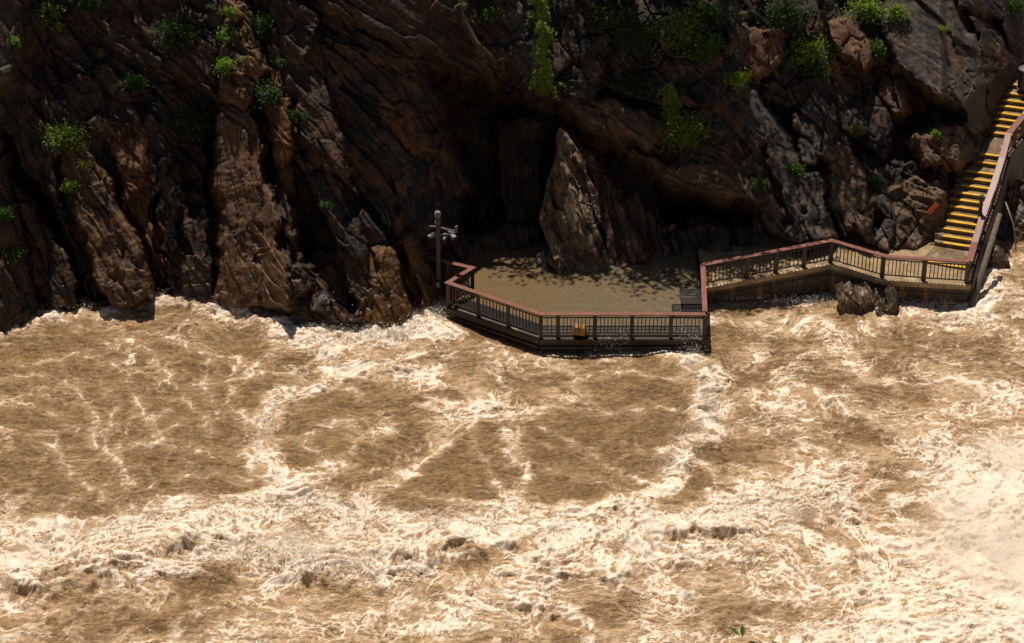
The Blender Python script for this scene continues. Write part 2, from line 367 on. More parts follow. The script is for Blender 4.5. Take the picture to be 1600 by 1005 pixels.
def axis(a, b, h, lo, hi, g=1.12):
    mid = list(np.arange(a, b, h)); up = []; s = h; v = b
    while v < hi: up.append(v); s *= g; v += s
    dn = []; s = h; v = a - h
    while v > lo: dn.append(v); s *= g; v -= s
    return np.array(dn[::-1] + mid + up)
gx = axis(-21.2, 22.6, .042, -75, 75); gz = axis(-.6, 13.6, .036, -2.0, 40)
X0, Z0 = np.meshgrid(gx, gz); Y0 = nominal(X0, Z0)
PX, PY, DEP = proj(X0, Y0, Z0); PX = PX.astype(np.float32); PY = PY.astype(np.float32)
wx = PX + 9 * fbm(PX / 60, PY / 60, 1, 4, .55); wy = PY + 9 * fbm(PX / 60, PY / 60, 9, 4, .55)
U = (PX / 40).astype(np.float32); V = (PY / 40 * 1.0).astype(np.float32)      # metres in the facing plane
D = .35 * fbm(U / 3, V / 3, 20, 3); TC = np.zeros(PX.shape + (3,), np.float32) + np.array(DARK, np.float32)
tmix = np.clip(.5 + fbm(U / 1.7, V / 1.7, 33, 4), 0, 1)[..., None]; TC = TC * (1 - tmix) + np.array(BRN, np.float32) * tmix
for pts, d, sf in REC:
    sd = poly_sd(wx, wy, pts); k = 1 - ss(-sf, sf * .4, sd); D = D + d * k
SM = np.ones(PX.shape, np.float32)
for pts, d0, ax_, ay_, tint in SL:
    cx = sum(p[0] for p in pts) / len(pts); cy = sum(p[1] for p in pts) / len(pts)
    x0 = min(p[0] for p in pts) - 60; x1 = max(p[0] for p in pts) + 60; y0 = min(p[1] for p in pts) - 60; y1 = max(p[1] for p in pts) + 60
    m = (wx > x0) & (wx < x1) & (wy > y0) & (wy < y1)
    if not m.any(): continue
    a, b = wx[m], wy[m]; sd = poly_sd(a, b, pts)
    ff = .68 if cx < 700 else .9; pl = d0 * (.75 if cx < 700 else .95) + ax_ * (a - cx) / 100 + ff * ay_ * (b - cy) / 100
    pl = pl - np.maximum(sd + 1, 0) * .12 - .12 * np.exp(np.minimum(sd, 0) / 4.0)
    o = D[m]; win = pl > o; D[m] = np.maximum(pl, o)
    t = TC[m]; t[win] = np.array(tint, np.float32) * (np.array((1.0, .90, .74), np.float32) if cx < 700 else 1); TC[m] = t; s3 = SM[m]; s3[win] = .8; SM[m] = s3
for pts, d_, sf in [([(325, 170), (342, 175), (346, 330), (344, 440), (332, 462), (322, 330)], -1.0, 6), ([(455, 250), (475, 270), (556, 470), (546, 500), (480, 410)], -1.1, 7), ([(611, 380), (624, 374), (660, 485), (650, 508), (630, 450)], -.9, 5),
   ([(236, 330), (248, 300), (262, 440), (254, 474), (244, 450)], -.7, 5), ([(400, 140), (412, 150), (440, 290), (470, 400), (455, 420), (425, 300)], -.8, 6), ([(80, 250), (90, 240), (140, 400), (168, 470), (150, 476), (116, 400)], -.8, 6),
   ([(560, 300), (572, 300), (620, 372), (606, 376)], -.7, 5), ([(1180, 230), (1190, 225), (1240, 350), (1230, 365)], -.5, 5), ([(1330, 240), (1340, 240), (1380, 350), (1368, 370)], -.6, 5), ([(1280, 240), (1290, 240), (1300, 330), (1330, 380), (1316, 384), (1288, 330)], -.6, 5)]:
    sd = poly_sd(wx, wy, pts); D = D + d_ * (1 - ss(-sf, sf * .5, sd))
TC *= .54 * (1 + .35 * fbm(U / .8, V / .8, 70, 4))[..., None]
# strata facets
RA = np.array(REG, np.float32); best = np.full(PX.shape, 1e9, np.float32); RI = np.zeros(PX.shape, np.int32)
vx2 = PX + 14 * fbm(PX / 45, PY / 45, 41, 3); vy2 = PY + 14 * fbm(PX / 45, PY / 45, 47, 3)
for k, r in enumerate(REG):
    d = (vx2 - r[0]) ** 2 + ((vy2 - r[1]) * 1.1) ** 2; m = d < best; best[m] = d[m]; RI[m] = k
ST = np.zeros(PX.shape, np.float32); DF = np.zeros(PX.shape, np.float32)
for k, (rx, ry, ang, cl, cw, amp) in enumerate(REG):
    m = RI == k
    if not m.any(): continue
    u = U[m] - rx / 40; v = V[m] - ry / 40; t = math.radians(ang); ct, s_ = math.cos(t), math.sin(t)
    al = u * ct + v * s_; ac = -u * s_ + v * ct
    ac = ac + .18 * gn(al * .6, ac * .9, 3 * k); 
    cl *= 1.5; cw *= 1.7; h, dx, dy, f1, f2 = vor(al / cl + k * 3.7, ac / cw, k)
    off = (RV[h, 0] - .5) * 2; tx = (RV[h, 1] - .5) * 2; ty = (RV[h, 2] - .35) * 2
    f = amp * (.65 * off + .75 * tx * dx * 1.2 + .8 * ty * dy)
    f -= amp * .4 * (1 - ss(0, .07, f2 - f1))
    h2, dx2, dy2, g1, g2 = vor(al / cl * 2.6 + k * 1.3, ac / cw * 2.4 + 5, k + 90)
    f += amp * .30 * ((RV[h2, 0] - .5) * 1.6 + 1.3 * (RV[h2, 2] - .4) * dy2 + (RV[h2, 1] - .5) * dx2) - amp * .16 * (1 - ss(0, .10, g2 - g1))
    q = rid(al * 1.1, ac * 7.5, k + 5, 3, .6)
    f += amp * .10 * (q - .5) * ss(-.3, .5, fbm(al, ac, k + 60, 2)); q2 = rid(al * 3, ac * 21, k + 15, 2, .6)
    f += .02 * (q2 - .5) * (amp / .3)
    ST[m] = .5 + .45 * (gn(al * 1.2, ac * 9, k + 31) + .7 * gn(al * 3, ac * 24, k + 37) + .4 * gn(al * 6, ac * 8, k + 3))
    DF[m] = f
D = D + DF * SM + .05 * fbm(U * 1.3, V * 1.3, 55, 4) + .015 * rid(U * 5, V * 5, 63, 3)
# keep clear of the staircase
sx_ = np.array([p[0] for p in STEP]); 
le = np.interp(PY, [100, 133, 177, 208, 241, 254, 268, 301, 346, 381, 425], [1600, 1583, 1559, 1551, 1532, 1528, 1510, 1497, 1479, 1472, 1455]).astype(np.float32)
clr = (le - 4 - PX) / 40
D = np.where(Y0 > 2.5, np.minimum(D, np.where(clr > 0, -.05 + 1.0 * clr + .25 * (D - D.mean()) * ss(0, .6, clr), -.3)), D) if True else D
# outside the frame: calm down
fade = ss(60, 10, np.abs(X0)) 
D = D.astype(np.float32)
vd = np.stack([X0 - CAM[0], Y0 - CAM[1], Z0 - CAM[2]], -1); vd /= np.linalg.norm(vd, axis=-1, keepdims=True)
CP = np.stack([X0, Y0, Z0], -1) - vd * D[..., None]
cliff = grid_mesh('cliff', CP, {'tint': np.clip(TC, .01, 1), 'streak': ST}, M_ROCK, smooth=False)
tag(cliff, kind='structure')
CPX, CPY, CDEP = proj(CP[..., 0], CP[..., 1], CP[..., 2])
def on_cliff(px, py):
    d = (CPX - px) ** 2 + (CPY - py) ** 2
    m = d < 9
    if not m.any():
        i = np.unravel_index(np.argmin(d), d.shape); return CP[i]
    dd = np.where(m, CDEP, 1e9); i = np.unravel_index(np.argmin(dd), dd.shape); return CP[i]
# ================================================================== WATER
wgx = axis(-20.5, 22.5, .043, -85, 85); wgy = axis(-20.5, 6.8, .045, -40, 16)
WX, WY = np.meshgrid(wgx, wgy); WX = WX.astype(np.float32); WY = WY.astype(np.float32)
def wp(pts): return [tuple(atz(a, b, 0)[:2]) for a, b in pts]
x_, y_ = WX, WY
qx = x_ + .55 * fbm(x_ / 2.2, y_ / 2.2, 101, 4); qy = y_ + .55 * fbm(x_ / 2.2, y_ / 2.2, 111, 4)
wpx, wpy, _ = proj(WX, WY, 0 * WX)
# density of foam
F = .30 + .38 * fbm(x_ / 3.2, y_ / 2.4, 120, 4)
F = F + .12 * ss(1050, 1250, wpx) + .30 * ss(790, 860, wpy + 25 * np.sin(wpx / 130.0)) + .35 * ss(1350, 1600, wpx + (wpy - 700) * .8)
CALM = [([(-60, 520), (90, 500), (250, 520), (330, 560), (470, 560), (500, 590), (415, 650), (395, 700), (420, 760), (330, 800), (150, 800), (60, 830), (-60, 840)], .30),
        ([(420, 640), (480, 605), (570, 595), (590, 640), (540, 680), (560, 700), (520, 735), (430, 730), (412, 690)], .40),
        ([(560, 700), (640, 680), (620, 740), (540, 790), (470, 790), (520, 750)], .38), ([(700, 660), (750, 650), (790, 700), (800, 760), (780, 820), (700, 830), (600, 800), (620, 760)], .45),
        ([(870, 580), (960, 555), (1040, 560), (1060, 620), (1050, 690), (1030, 750), (960, 780), (850, 800), (820, 740), (800, 660), (830, 650)], .48),
        ([(1050, 760), (1080, 735), (1115, 745), (1110, 800), (1060, 825), (1010, 815)], .75), ([(1150, 505), (1280, 510), (1300, 550), (1200, 560)], .4),
        ([(1180, 840), (1300, 800), (1400, 870), (1380, 990), (1220, 990)], .22), ([(300, 890), (450, 900), (520, 1000), (200, 1000)], .2), ([(850, 880), (980, 880), (1060, 960), (900, 980)], .3),
        ([(1380, 520), (1600, 500), (1640, 560), (1450, 590)], .15), ([(1300, 600), (1380, 600), (1370, 700), (1290, 700)], .2)]
dome = np.zeros_like(x_)
for pts, a in CALM:
    P = wp(pts); sd = poly_sd(qx, qy, P); F = F - .8 * a * (1 - ss(-.9, .35, sd)); dome += .22 * ss(.2, -1.8, sd)
BAND = [([(480, 545), (560, 585), (510, 600), (455, 620), (420, 655), (406, 700), (428, 750), (440, 780)], .5, .55, .22), ([(455, 520), (540, 535), (620, 530), (690, 500), (690, 480)], .9, .5, .2),
        ([(540, 570), (640, 590), (700, 640), (770, 650), (830, 650), (870, 620), (900, 610)], .75, .48, .15), ([(750, 640), (700, 690), (640, 730), (590, 780), (540, 810)], .45, .4, .1),
        ([(745, 630), (790, 690), (825, 730), (815, 780), (790, 810)], .28, .38, .08), ([(600, 660), (560, 700), (500, 740), (430, 780)], .45, .45, .1),
        ([(1045, 540), (1085, 580), (1120, 610), (1100, 650), (1130, 680), (1075, 700), (1040, 725), (1040, 770), (990, 800), (900, 810), (850, 835)], .42, .75, .4),
        ([(1040, 770), (1070, 730), (1110, 735), (1130, 790), (1100, 830)], .25, .4, .2),
        ([(-60, 860), (60, 860), (160, 850), (270, 815), (380, 815), (480, 800), (600, 830), (700, 845), (760, 825), (850, 850), (950, 860), (1050, 835), (1150, 820), (1230, 780), (1300, 770)], 1.0, .6, .5),
        ([(40, 900), (150, 905), (300, 880), (450, 870), (560, 890), (680, 880)], .7, .5, .45), ([(700, 960), (850, 900), (960, 880), (1080, 870), (1200, 860)], .6, .4, .35),
        ([(-40, 535), (60, 510), (110, 495), (180, 485)], .3, .4, .1), ([(340, 480), (400, 500), (470, 540)], .35, .5, .25), ([(120, 520), (200, 560), (250, 620), (240, 690)], .18, .35, .05),
        ([(380, 560), (360, 620), (350, 660)], .12, .4, .05), ([(150, 720), (230, 700), (290, 670)], .14, .4, .05), ([(20, 800), (60, 740), (120, 720), (200, 760)], .3, .35, .1),
        ([(840, 690), (930, 740), (1000, 760)], .15, .35, .06), ([(930, 600), (1000, 620), (1060, 610)], .1, .25, .05), ([(1110, 490), (1180, 520), (1280, 500), (1330, 560), (1380, 600)], .45, .4, .15),
        ([(1380, 480), (1450, 500), (1520, 500), (1560, 430), (1610, 400)], .6, .5, .25), ([(1200, 560), (1260, 660), (1240, 720), (1300, 780)], .5, .35, .15),
        ([(1230, 840), (1330, 880), (1400, 850), (1480, 860)], .25, .4, .1), ([(1450, 700), (1500, 740), (1600, 720), (1660, 700)], .9, .5, .2), ([(1480, 1010), (1540, 900), (1560, 800), (1640, 780)], 1.6, .6, .3),
        ([(240, 468), (330, 482), (440, 500)], .3, .3, .1), ([(600, 520), (640, 500), (700, 520), (800, 560), (900, 565), (1040, 545)], .4, .35, .1), ([(0, 690), (20, 720), (-20, 760)], .3, .3, .3)]
ridge = np.zeros_like(x_)
for pts, wd, a, h in BAND:
    d = seg_dist(qx, qy, wp(pts)); k = np.exp(-(d / (wd * 1.25)) ** 2); F = F + a * k; ridge += h * np.exp(-(d / (wd * 1.6)) ** 2)
F = np.clip(F, -.05, 1.25)
# lace
ax2 = x_ + .8 * fbm(x_ / 1.6, y_ / 1.6, 131, 4, .5); ay2 = y_ + .8 * fbm(x_ / 1.6, y_ / 1.6, 141, 4, .5)
ux = x_ + 1.5 * fbm(x_ / 3.6, y_ / 3.0, 132, 3, .45) + .13 * fbm(x_ / .5, y_ / .5, 133, 3, .6); uy = y_ + 1.2 * fbm(x_ / 3.6, y_ / 3.0, 142, 3, .45) + .13 * fbm(x_ / .5, y_ / .5, 143, 3, .6)
def thread(sx, sy, s, k): return 1 - np.abs(gn(ux / sx + s * .37, uy / sy, s)) * k
th = .5 + .5 * fbm(x_ / .8, y_ / .6, 152, 3)                   # thread thickness varies
l1 = thread(2.9, 1.7, 151, 3.4) + .10 * th; l2 = thread(1.4, .8, 161, 2.6) + .12 * th; l6 = thread(.75, .36, 166, 2.0) + .12 * th
_, _, _, v1, v2 = vor(ux / 1.5, uy / 1.0, 171); l3 = 1 - (v2 - v1) * 4.2 + .14 * th
_, _, _, v1, v2 = vor(ux / .55 + .3 * gn(x_ * 2, y_ * 2, 8), uy / .36, 181); l4 = 1 - (v2 - v1) * 2.6 + .12 * th
l5 = rid(ux * 3.0, uy * 5.0, 191, 3, .65); fine = fbm(x_ * 6, y_ * 6, 201, 3, .6)
q1 = ss(.82, 1.02, l1); q2 = ss(.82, 1.03, l2); q3 = ss(.79, 1.04, l3); q4 = ss(.68, 1.05, l4); q6 = ss(.76, 1.05, l6); q5 = ss(.55, .85, l5)
Fc = np.clip(F, 0, 1)
gate = ss(-.3, .5, fbm(ux / 1.5, uy / 1.0, 293, 3, .6) + .8 * (Fc - .45))
lines = np.maximum.reduce([q1 * (.50 + .55 * Fc), q2 * (.40 + .75 * Fc), q3 * (.42 + .7 * Fc), q4 * (.22 + .9 * Fc), q6 * (.12 + .95 * Fc), q5 * (.10 + .6 * Fc)]) * (.58 + .42 * gate)
blot = ss(.85, 1.5, F + .9 * fbm(ux / 1.1, uy / .6, 291, 5, .6))
mist = ss(1440, 1570, wpx + 40 * fbm(x_ / 2, y_ / 2, 295, 3)) * ss(660, 760, wpy) * ss(1060, 960, wpy + .2 * (wpx - 1500))
cream = lines * (.76 + .36 * Fc) + blot * .5 - .12 + .06 * fine + .30 * mist * (1 + .8 * fbm(ux / 1.2, uy / .8, 296, 4))
halo = np.maximum.reduce([ss(.2, 1, l1) * .7, ss(.2, 1, l2) * .55, ss(.1, 1, l3) * .55, ss(0, 1, l4) * .4])
haze = ss(.15, 1.15, F + .6 * fbm(ux / .9, uy / .6, 297, 5, .62)) * .85 + .5 * halo * (.65 + .45 * Fc) + .35 * lines + .38 * ss(.30, .75, F) + .5 * mist
VEIN = [[(100, 505), (180, 530), (240, 560), (265, 600), (300, 640), (330, 685)], [(-20, 600), (60, 588), (120, 610), (150, 660), (145, 700)], [(-20, 685), (70, 692), (110, 740), (165, 785)], [(225, 695), (290, 668), (335, 648)],
 [(240, 520), (300, 545), (350, 555), (410, 592)], [(372, 598), (358, 640), (388, 662)], [(180, 702), (250, 700), (330, 716), (405, 722)], [(60, 830), (110, 782), (175, 762), (240, 770)], [(40, 572), (130, 560), (200, 590), (225, 650)],
 [(330, 560), (318, 610), (345, 652)], [(-20, 640), (40, 640), (90, 660)], [(270, 760), (330, 745), (390, 760)], [(420, 560), (380, 600), (300, 610)], [(150, 600), (180, 640), (160, 700), (200, 740)], [(430, 690), (480, 690), (520, 668), (570, 655)], [(470, 695), (500, 722), (535, 742)],
 [(600, 785), (645, 740), (690, 700), (742, 655)], [(745, 640), (738, 690), (765, 740), (790, 790)], [(800, 650), (815, 700), (825, 742), (808, 795)], [(850, 680), (900, 700), (950, 735), (1005, 757)], [(880, 640), (960, 652), (1045, 640)], [(895, 600), (980, 588), (1055, 600)],
 [(860, 735), (930, 752), (985, 772)], [(640, 780), (700, 792), (765, 802)], [(560, 745), (600, 735), (650, 745)], [(850, 570), (920, 590), (1000, 570)], [(1200, 850), (1290, 880), (1380, 850)], [(1230, 930), (1310, 940), (1400, 900)], [(1150, 620), (1230, 640), (1330, 620)], [(1300, 560), (1400, 600), (1500, 590), (1600, 620)],
 [(480, 620), (520, 612), (570, 622)], [(1080, 770), (1090, 790), (1070, 815)]]
vx_ = x_ + .22 * fbm(x_ / .9, y_ / .9, 311, 4, .6); vy_ = y_ + .22 * fbm(x_ / .9, y_ / .9, 321, 4, .6); vd_ = np.full_like(x_, 9)
for pts in VEIN: vd_ = np.minimum(vd_, seg_dist(vx_, vy_, wp(pts)))
vn_ = .45 + .55 * ss(-.4, .5, fbm(x_ / .7, y_ / .7, 331, 3)); wv = .045 + .04 * vn_
cream = cream + .54 * vn_ * np.exp(-(vd_ / wv) ** 2); haze = haze + .55 * vn_ * np.exp(-(vd_ / .30) ** 2)
fd = np.interp(x_, fx_, fy_).astype(np.float32) - .75 - y_; shr = np.exp(-((fd) / .55) ** 2) * ss(-.5, .4, fbm(x_ / .8, y_ / .8, 341, 4)); shr = shr * ((wpx < 690) | (wpx > 1540))
cream = cream + .38 * shr; haze = haze + .5 * shr
foam = cream; foamc = np.clip(foam, 0, 1)
R = np.clip(F, 0, 1.1)
rough = ss(.35, .95, F)
hh = .16 * fbm(x_ / 4.2, y_ / 3.6, 211, 2) + .10 * fbm(qx / 1.5, qy / 1.3, 221, 3) * (.35 + rough) + dome * .8 + ridge * .75
bl = np.abs(fbm(ax2 / .9, ay2 / .75, 231, 4, .55)); bl_ = np.abs(fbm(ux / 1.5, uy / .8, 232, 4, .5)); hh += (.05 + .17 * rough * (1 - .5 * mist)) * (bl_ - .3) + .05 * rough * (bl - .3)
bl2 = np.abs(fbm(ax2 / .32, ay2 / .3, 241, 3, .6)); hh += (.012 + .03 * rough) * (bl2 - .3)
# ripples of the smooth boils
amp_ = (1 - rough) * ss(-.3, .5, fbm(x_ / 1.5, y_ / 1.5, 264, 2)); hh += .022 * amp_ * np.sin(19 * (y_ * .95 + .25 * x_ + 1.1 * fbm(x_ / 2.5, y_ / 2.0, 265, 3) + .12 * gn(x_ * 2, y_ * 2, 266)))
rp = np.sin((seg_dist(x_, y_, wp([(330, 640), (345, 650)])) * 1.1 + 1.6 * gn(x_ / 2, y_ / 2, 5)) * 5) ; hh += .012 * rp * (1 - rough)
hh += .035 * rid(ax2 * 1.9, ay2 * 1.3, 251, 3) * (1 - rough) + .02 * fine + .015 * foamc
# rooster tails and pits in the roughest water, their shade deepened by thinner foam colour
pit = ss(.35, .8, fbm(x_ / 1.1 + 3, y_ / .8, 261, 2)) * ss(.6, 1.0, F); hh += .05 * pit * (.5 + .3 * l5)
for a, b_, r_, dp in [(290, 872, 1.0, .75), (505, 918, .8, .7), (100, 930, 1.3, .5), (170, 905, .9, .5), (620, 886, .8, .45), (330, 935, 1.2, .5), (1128, 852, .6, .5), (1062, 857, .6, .5), (960, 868, .7, .4),
                      (840, 962, .8, .45), (560, 935, .7, .4), (235, 985, 1.0, .4), (790, 868, .8, .4), (700, 870, .6, .3), (310, 575, .8, .3), (740, 880, .6, .3)]:
    q_ = atz(a, b_, 0); dd = np.hypot((qx - q_[0]) / (r_ * 1.3), (qy - q_[1]) / (r_ * .5)); kk = np.exp(-dd * dd) * ss(-.9, .6, fbm(x_ * 1.3, y_ * 1.6, 263, 3))
    hh = hh - dp * .42 * kk; dd = np.hypot((qx - q_[0]) / (r_ * 1.4), (qy - q_[1] - r_ * .55) / (r_ * .5)); hh = hh + dp * .6 * np.exp(-dd * dd); foam = foam - .5 * kk; haze = haze - .3 * kk
hh += .045 * fbm(x_ / .38, y_ / .26, 262, 3, .6) * (1 - .5 * rough)
hh += .16 * shr
# level near the works and the bank
DECKP = [(-2.5, .45), (1.1, -1.95), (7.22, -1.95), (7.25, 1.5), (6.9, 5), (-3, 5.2)]
sd = poly_sd(x_, y_, DECKP); k = ss(-.1, 1.1, sd); hh = hh * (.25 + .75 * k) - .10 * (1 - k) ; foam = foam * (.25 + .75 * ss(-.3, .1, sd))
hh = np.where(sd < -.25, -.35, hh)
shore = poly_sd(x_, y_, [(7.4, 1.6), (12.6, 2.5), (14.7, 1.6), (18, 1.4), (18.3, 6), (7.4, 6)]); kk = ss(-.2, 1.2, shore); hh = hh * (.4 + .6 * kk) - .05 * (1 - kk)
murk = np.clip(.5 * rough + .5 * fbm(x_ / 1.2, y_ / 1.2, 271, 3) + .25 * bl2, 0, 1)
cx_ = .10 * rough * fbm(x_ * 1.1, y_ * 1.1, 281, 2); 
WP = np.stack([x_ + cx_, y_ - .25 * np.clip(hh, -.2, .8) * rough, hh], -1)
water = grid_mesh('water', WP, {'cream': foam, 'haze': haze, 'murk': murk}, M_WATER); tag(water, kind='structure')
# ================================================================== MATERIALS OF THE WORKS
def paint_mat(name, c, worn, chips=(.52, .6), rough=.45):
    m, N, L, B = mat(name)
    a = tex_noise(N, L, 4, 6, .7); b = tex_noise(N, L, 26, 5, .75)
    c1 = mix(N, L, c, tuple(v * .6 for v in c), ramp(N, L, a.outputs[0], [(.4, (0, 0, 0)), (.65, (1, 1, 1))]).outputs[0])
    c2 = mix(N, L, c1, worn, ramp(N, L, b.outputs[0], [(chips[0], (0, 0, 0)), (chips[1], (1, 1, 1))]).outputs[0])
    L.new(c2, B.inputs['Base Color']); B.inputs['Roughness'].default_value = rough; bump(N, L, B, b.outputs[0], .5, .01); return m
M_CAPW = paint_mat('worn_red_cap', (.20, .058, .034), (.30, .14, .10))
M_CAPP = paint_mat('pink_red_cap', (.24, .085, .058), (.16, .055, .04), (.6, .7))
M_POST = paint_mat('brown_post', (.028, .014, .011), (.055, .03, .023), (.58, .68))
M_BAR = paint_mat('dark_bar', (.022, .011, .010), (.05, .026, .02), (.55, .7))
M_STEEL = simple('grating_steel', (.010, .011, .012), (.028, .028, .028), 8, .6, metal=.0, spec=.2)
M_GREYM = simple('grey_metal', (.10, .095, .09), (.17, .16, .15), 5, .5)
M_WHITE = simple('camera_white', (.13, .125, .12), (.24, .23, .22), 6, .4)
M_BLACK = simple('black_plastic', (.012, .012, .013), (.03, .03, .03), 6, .4)
M_YEL = paint_mat('yellow_nosing', (.72, .39, .01), (.34, .17, .03), (.62, .74), .5)
def concrete(name, base, stain, wet=.35, stains=True):
    m, N, L, B = mat(name)
    a = tex_noise(N, L, 2.2, 8, .7); b = tex_noise(N, L, 14, 7, .75)
    c = mix(N, L, base, tuple(v * .5 for v in base), ramp(N, L, a.outputs[0], [(.38, (0, 0, 0)), (.62, (1, 1, 1))]).outputs[0])
    if stains:
        g = N.new('ShaderNodeNewGeometry'); mp = N.new('ShaderNodeMapping'); mp.inputs['Scale'].default_value = (1, 1, .18); L.new(g.outputs['Position'], mp.inputs[0])
        s = tex_noise(N, L, 2.6, 6, .65, mp.outputs[0]); c = mix(N, L, c, stain, ramp(N, L, s.outputs[0], [(.54, (0, 0, 0)), (.64, (.9, .9, .9))]).outputs[0])
    c = mix(N, L, c, ramp(N, L, b.outputs[0], [(.3, (.6, .6, .6)), (.7, (1.4, 1.38, 1.35))]).outputs[0], 1, 'MULTIPLY')
    L.new(c, B.inputs['Base Color']); B.inputs['Roughness'].default_value = wet; bump(N, L, B, b.outputs[0], .8, .02); return m
M_WALL = concrete('stained_wall', (.085, .062, .042), (.34, .165, .05), .6)
M_WALK = concrete('muddy_walk', (.36, .235, .115), (.42, .33, .22), .45)
M_TREAD = concrete('wet_tread', (.22, .14, .07), (.30, .25, .20), .35)
M_KERB = concrete('kerb_sunlit', (.50, .37, .22), (.30, .18, .09), .7)  # paler than the deck slab: sunlight on its edge put into the colour
def flood_mat():
    m, N, L, B = mat('flooded_deck')
    a = tex_noise(N, L, .9, 6, .6, dist=.6); b = tex_noise(N, L, 5, 8, .75); d = tex_noise(N, L, 18, 5, .7)
    g = N.new('ShaderNodeNewGeometry'); sx = N.new('ShaderNodeSeparateXYZ'); L.new(g.outputs['Position'], sx.inputs[0])
    md = N.new('ShaderNodeMath'); md.operation = 'MULTIPLY_ADD'; md.inputs[1].default_value = .10; L.new(sx.outputs[0], md.inputs[0]); L.new(a.outputs[0], md.inputs[2])
    wt = mix(N, L, (.115, .072, .031), (.155, .098, .044), b.outputs[0]); 
    st = mix(N, L, (.095, .072, .042), (.165, .12, .075), ramp(N, L, b.outputs[0], [(.35, (0, 0, 0)), (.62, (1, 1, 1))]).outputs[0])
    st = mix(N, L, st, (.09, .10, .035), ramp(N, L, a.outputs[0], [(.5, (0, 0, 0)), (.65, (.6, .6, .6))]).outputs[0])
    v = N.new('ShaderNodeTexVoronoi'); v.feature = 'DISTANCE_TO_EDGE'; v.inputs['Scale'].default_value = 1.5; L.new(g.outputs['Position'], v.inputs['Vector'])
    st = mix(N, L, (.05, .045, .03), st, ramp(N, L, v.outputs[0], [(.0, (.75, .75, .75)), (.03, (1, 1, 1))]).outputs[0])
    c = mix(N, L, wt, st, ramp(N, L, md.outputs[0], [(.55, (0, 0, 0)), (1.0, (.85, .85, .85))]).outputs[0])
    c = mix(N, L, c, ramp(N, L, d.outputs[0], [(.3, (.8, .8, .8)), (.7, (1.2, 1.2, 1.2))]).outputs[0], 1, 'MULTIPLY')
    L.new(c, B.inputs['Base Color']); B.inputs['Roughness'].default_value = .35; B.inputs['Specular IOR Level'].default_value = .3
    bump(N, L, B, b.outputs[0], .5, .04); return m
M_FLOOD = flood_mat()

# ================================================================== RAILINGS
def lerp(a, b, t): return [a[k] + (b[k] - a[k]) * t for k in range(3)]
def railing(name, label, path, posts, capm, foot=1.05, postw=.14, capw=.2, gap=.15, drop=.18, low=.88, pitchbars=.145, skip=(), nofirst=0):
    c = posts[0]; t = empty(name, (c[0], c[1], c[2] - 1.05), label, 'railing')
    m = MB(); m.sweep(path, capw, .055); m.build('cap_rail', capm, t, bevel=.008)
    for p in posts[nofirst:]:
        m = MB(); m.box((p[0], p[1], p[2] - .058 - foot / 2), postw, postw, foot); m.build('post', M_POST, t, bevel=.008)
    nb = 0
    for k, (a, b) in enumerate(zip(posts[:-1], posts[1:])):
        if k in skip: continue
        A = Vector([float(v) for v in a]); B_ = Vector([float(v) for v in b]); h = Vector((B_.x - A.x, B_.y - A.y, 0)); Lh = h.length
        e = postw / 2 / Lh
        for nm, dz, th in (('top_bar', drop, .035), ('bottom_bar', low, .04)):
            p0 = Vector(lerp(A, B_, e)) - Vector((0, 0, dz)); p1 = Vector(lerp(A, B_, 1 - e)) - Vector((0, 0, dz))
            m = MB(); m.bar(p0, p1, .045, th); m.build(nm, M_BAR, t)
        n = max(2, int(round((Lh - postw) / pitchbars)))
        for j in range(1, n):
            p = Vector(lerp(A, B_, e + (1 - 2 * e) * j / n)); m = MB()
            m.box((p.x, p.y, p.z - (drop + low) / 2), .034, .034, low - drop - .035, ax=(h.x, h.y, 0)); m.build('baluster', M_BAR, t); nb += 1
    return t, nb
A1 = atz(1102, 490, 1.6); B1 = atz(845, 490, 1.6); C1 = atz(700, 441, 1.6); D1 = atz(738, 418, 1.6); E1 = atz(655, 398, 1.6)
fr = [A1, atz(1049, 490, 1.6), atz(988, 490, 1.6), atz(930, 490, 1.6), atz(872, 490, 1.6), B1]
def onseg(a, b, px):   # point of segment whose image column is px
    lo, hi = 0., 1.
    for _ in range(30):
        mid = (lo + hi) / 2; q = lerp(a, b, mid); x = proj(*q)[0]
        if (x > px) == (proj(*a)[0] > proj(*b)[0]): lo = mid
        else: hi = mid
    return np.array(lerp(a, b, lo))
lf = [onseg(B1, C1, 794), onseg(B1, C1, 747), C1]
plat_rail, n1 = railing('platform_railing', 'dark brown railing with worn red cap around the flooded viewing platform', [A1, B1, C1, D1, E1],
        fr + lf + [D1, onseg(D1, E1, 700), E1], M_CAPW, foot=1.35, postw=.15)
R0 = atz(1098, 413, 1.75); R1 = atz(1300, 375, 2.3); R2 = atz(1385, 400, 2.1); R3 = atz(1514, 408, 2.0)
A1b = A1 + np.array([0.0, .17, .0])
railing('walkway_railing', 'brown railing with pinkish red cap along the raised walkway over the stained wall', [R0, R1, R2, R3],
        [R0, onseg(R0, R1, 1169), onseg(R0, R1, 1214), onseg(R0, R1, 1258), R1, onseg(R1, R2, 1381), onseg(R2, R3, 1446), R3], M_CAPP, foot=1.12, postw=.17, pitchbars=.15)
railing('link_railing', 'short side railing with chipped red cap joining the platform corner to the walkway', [A1b, R0 - np.array([0, .14, .0])],
        [A1b + np.array([0, .05, 0]), lerp(A1b, R0, .5), R0 - np.array([0, .3, .0])], M_CAPW, foot=1.0, postw=.12, nofirst=1)

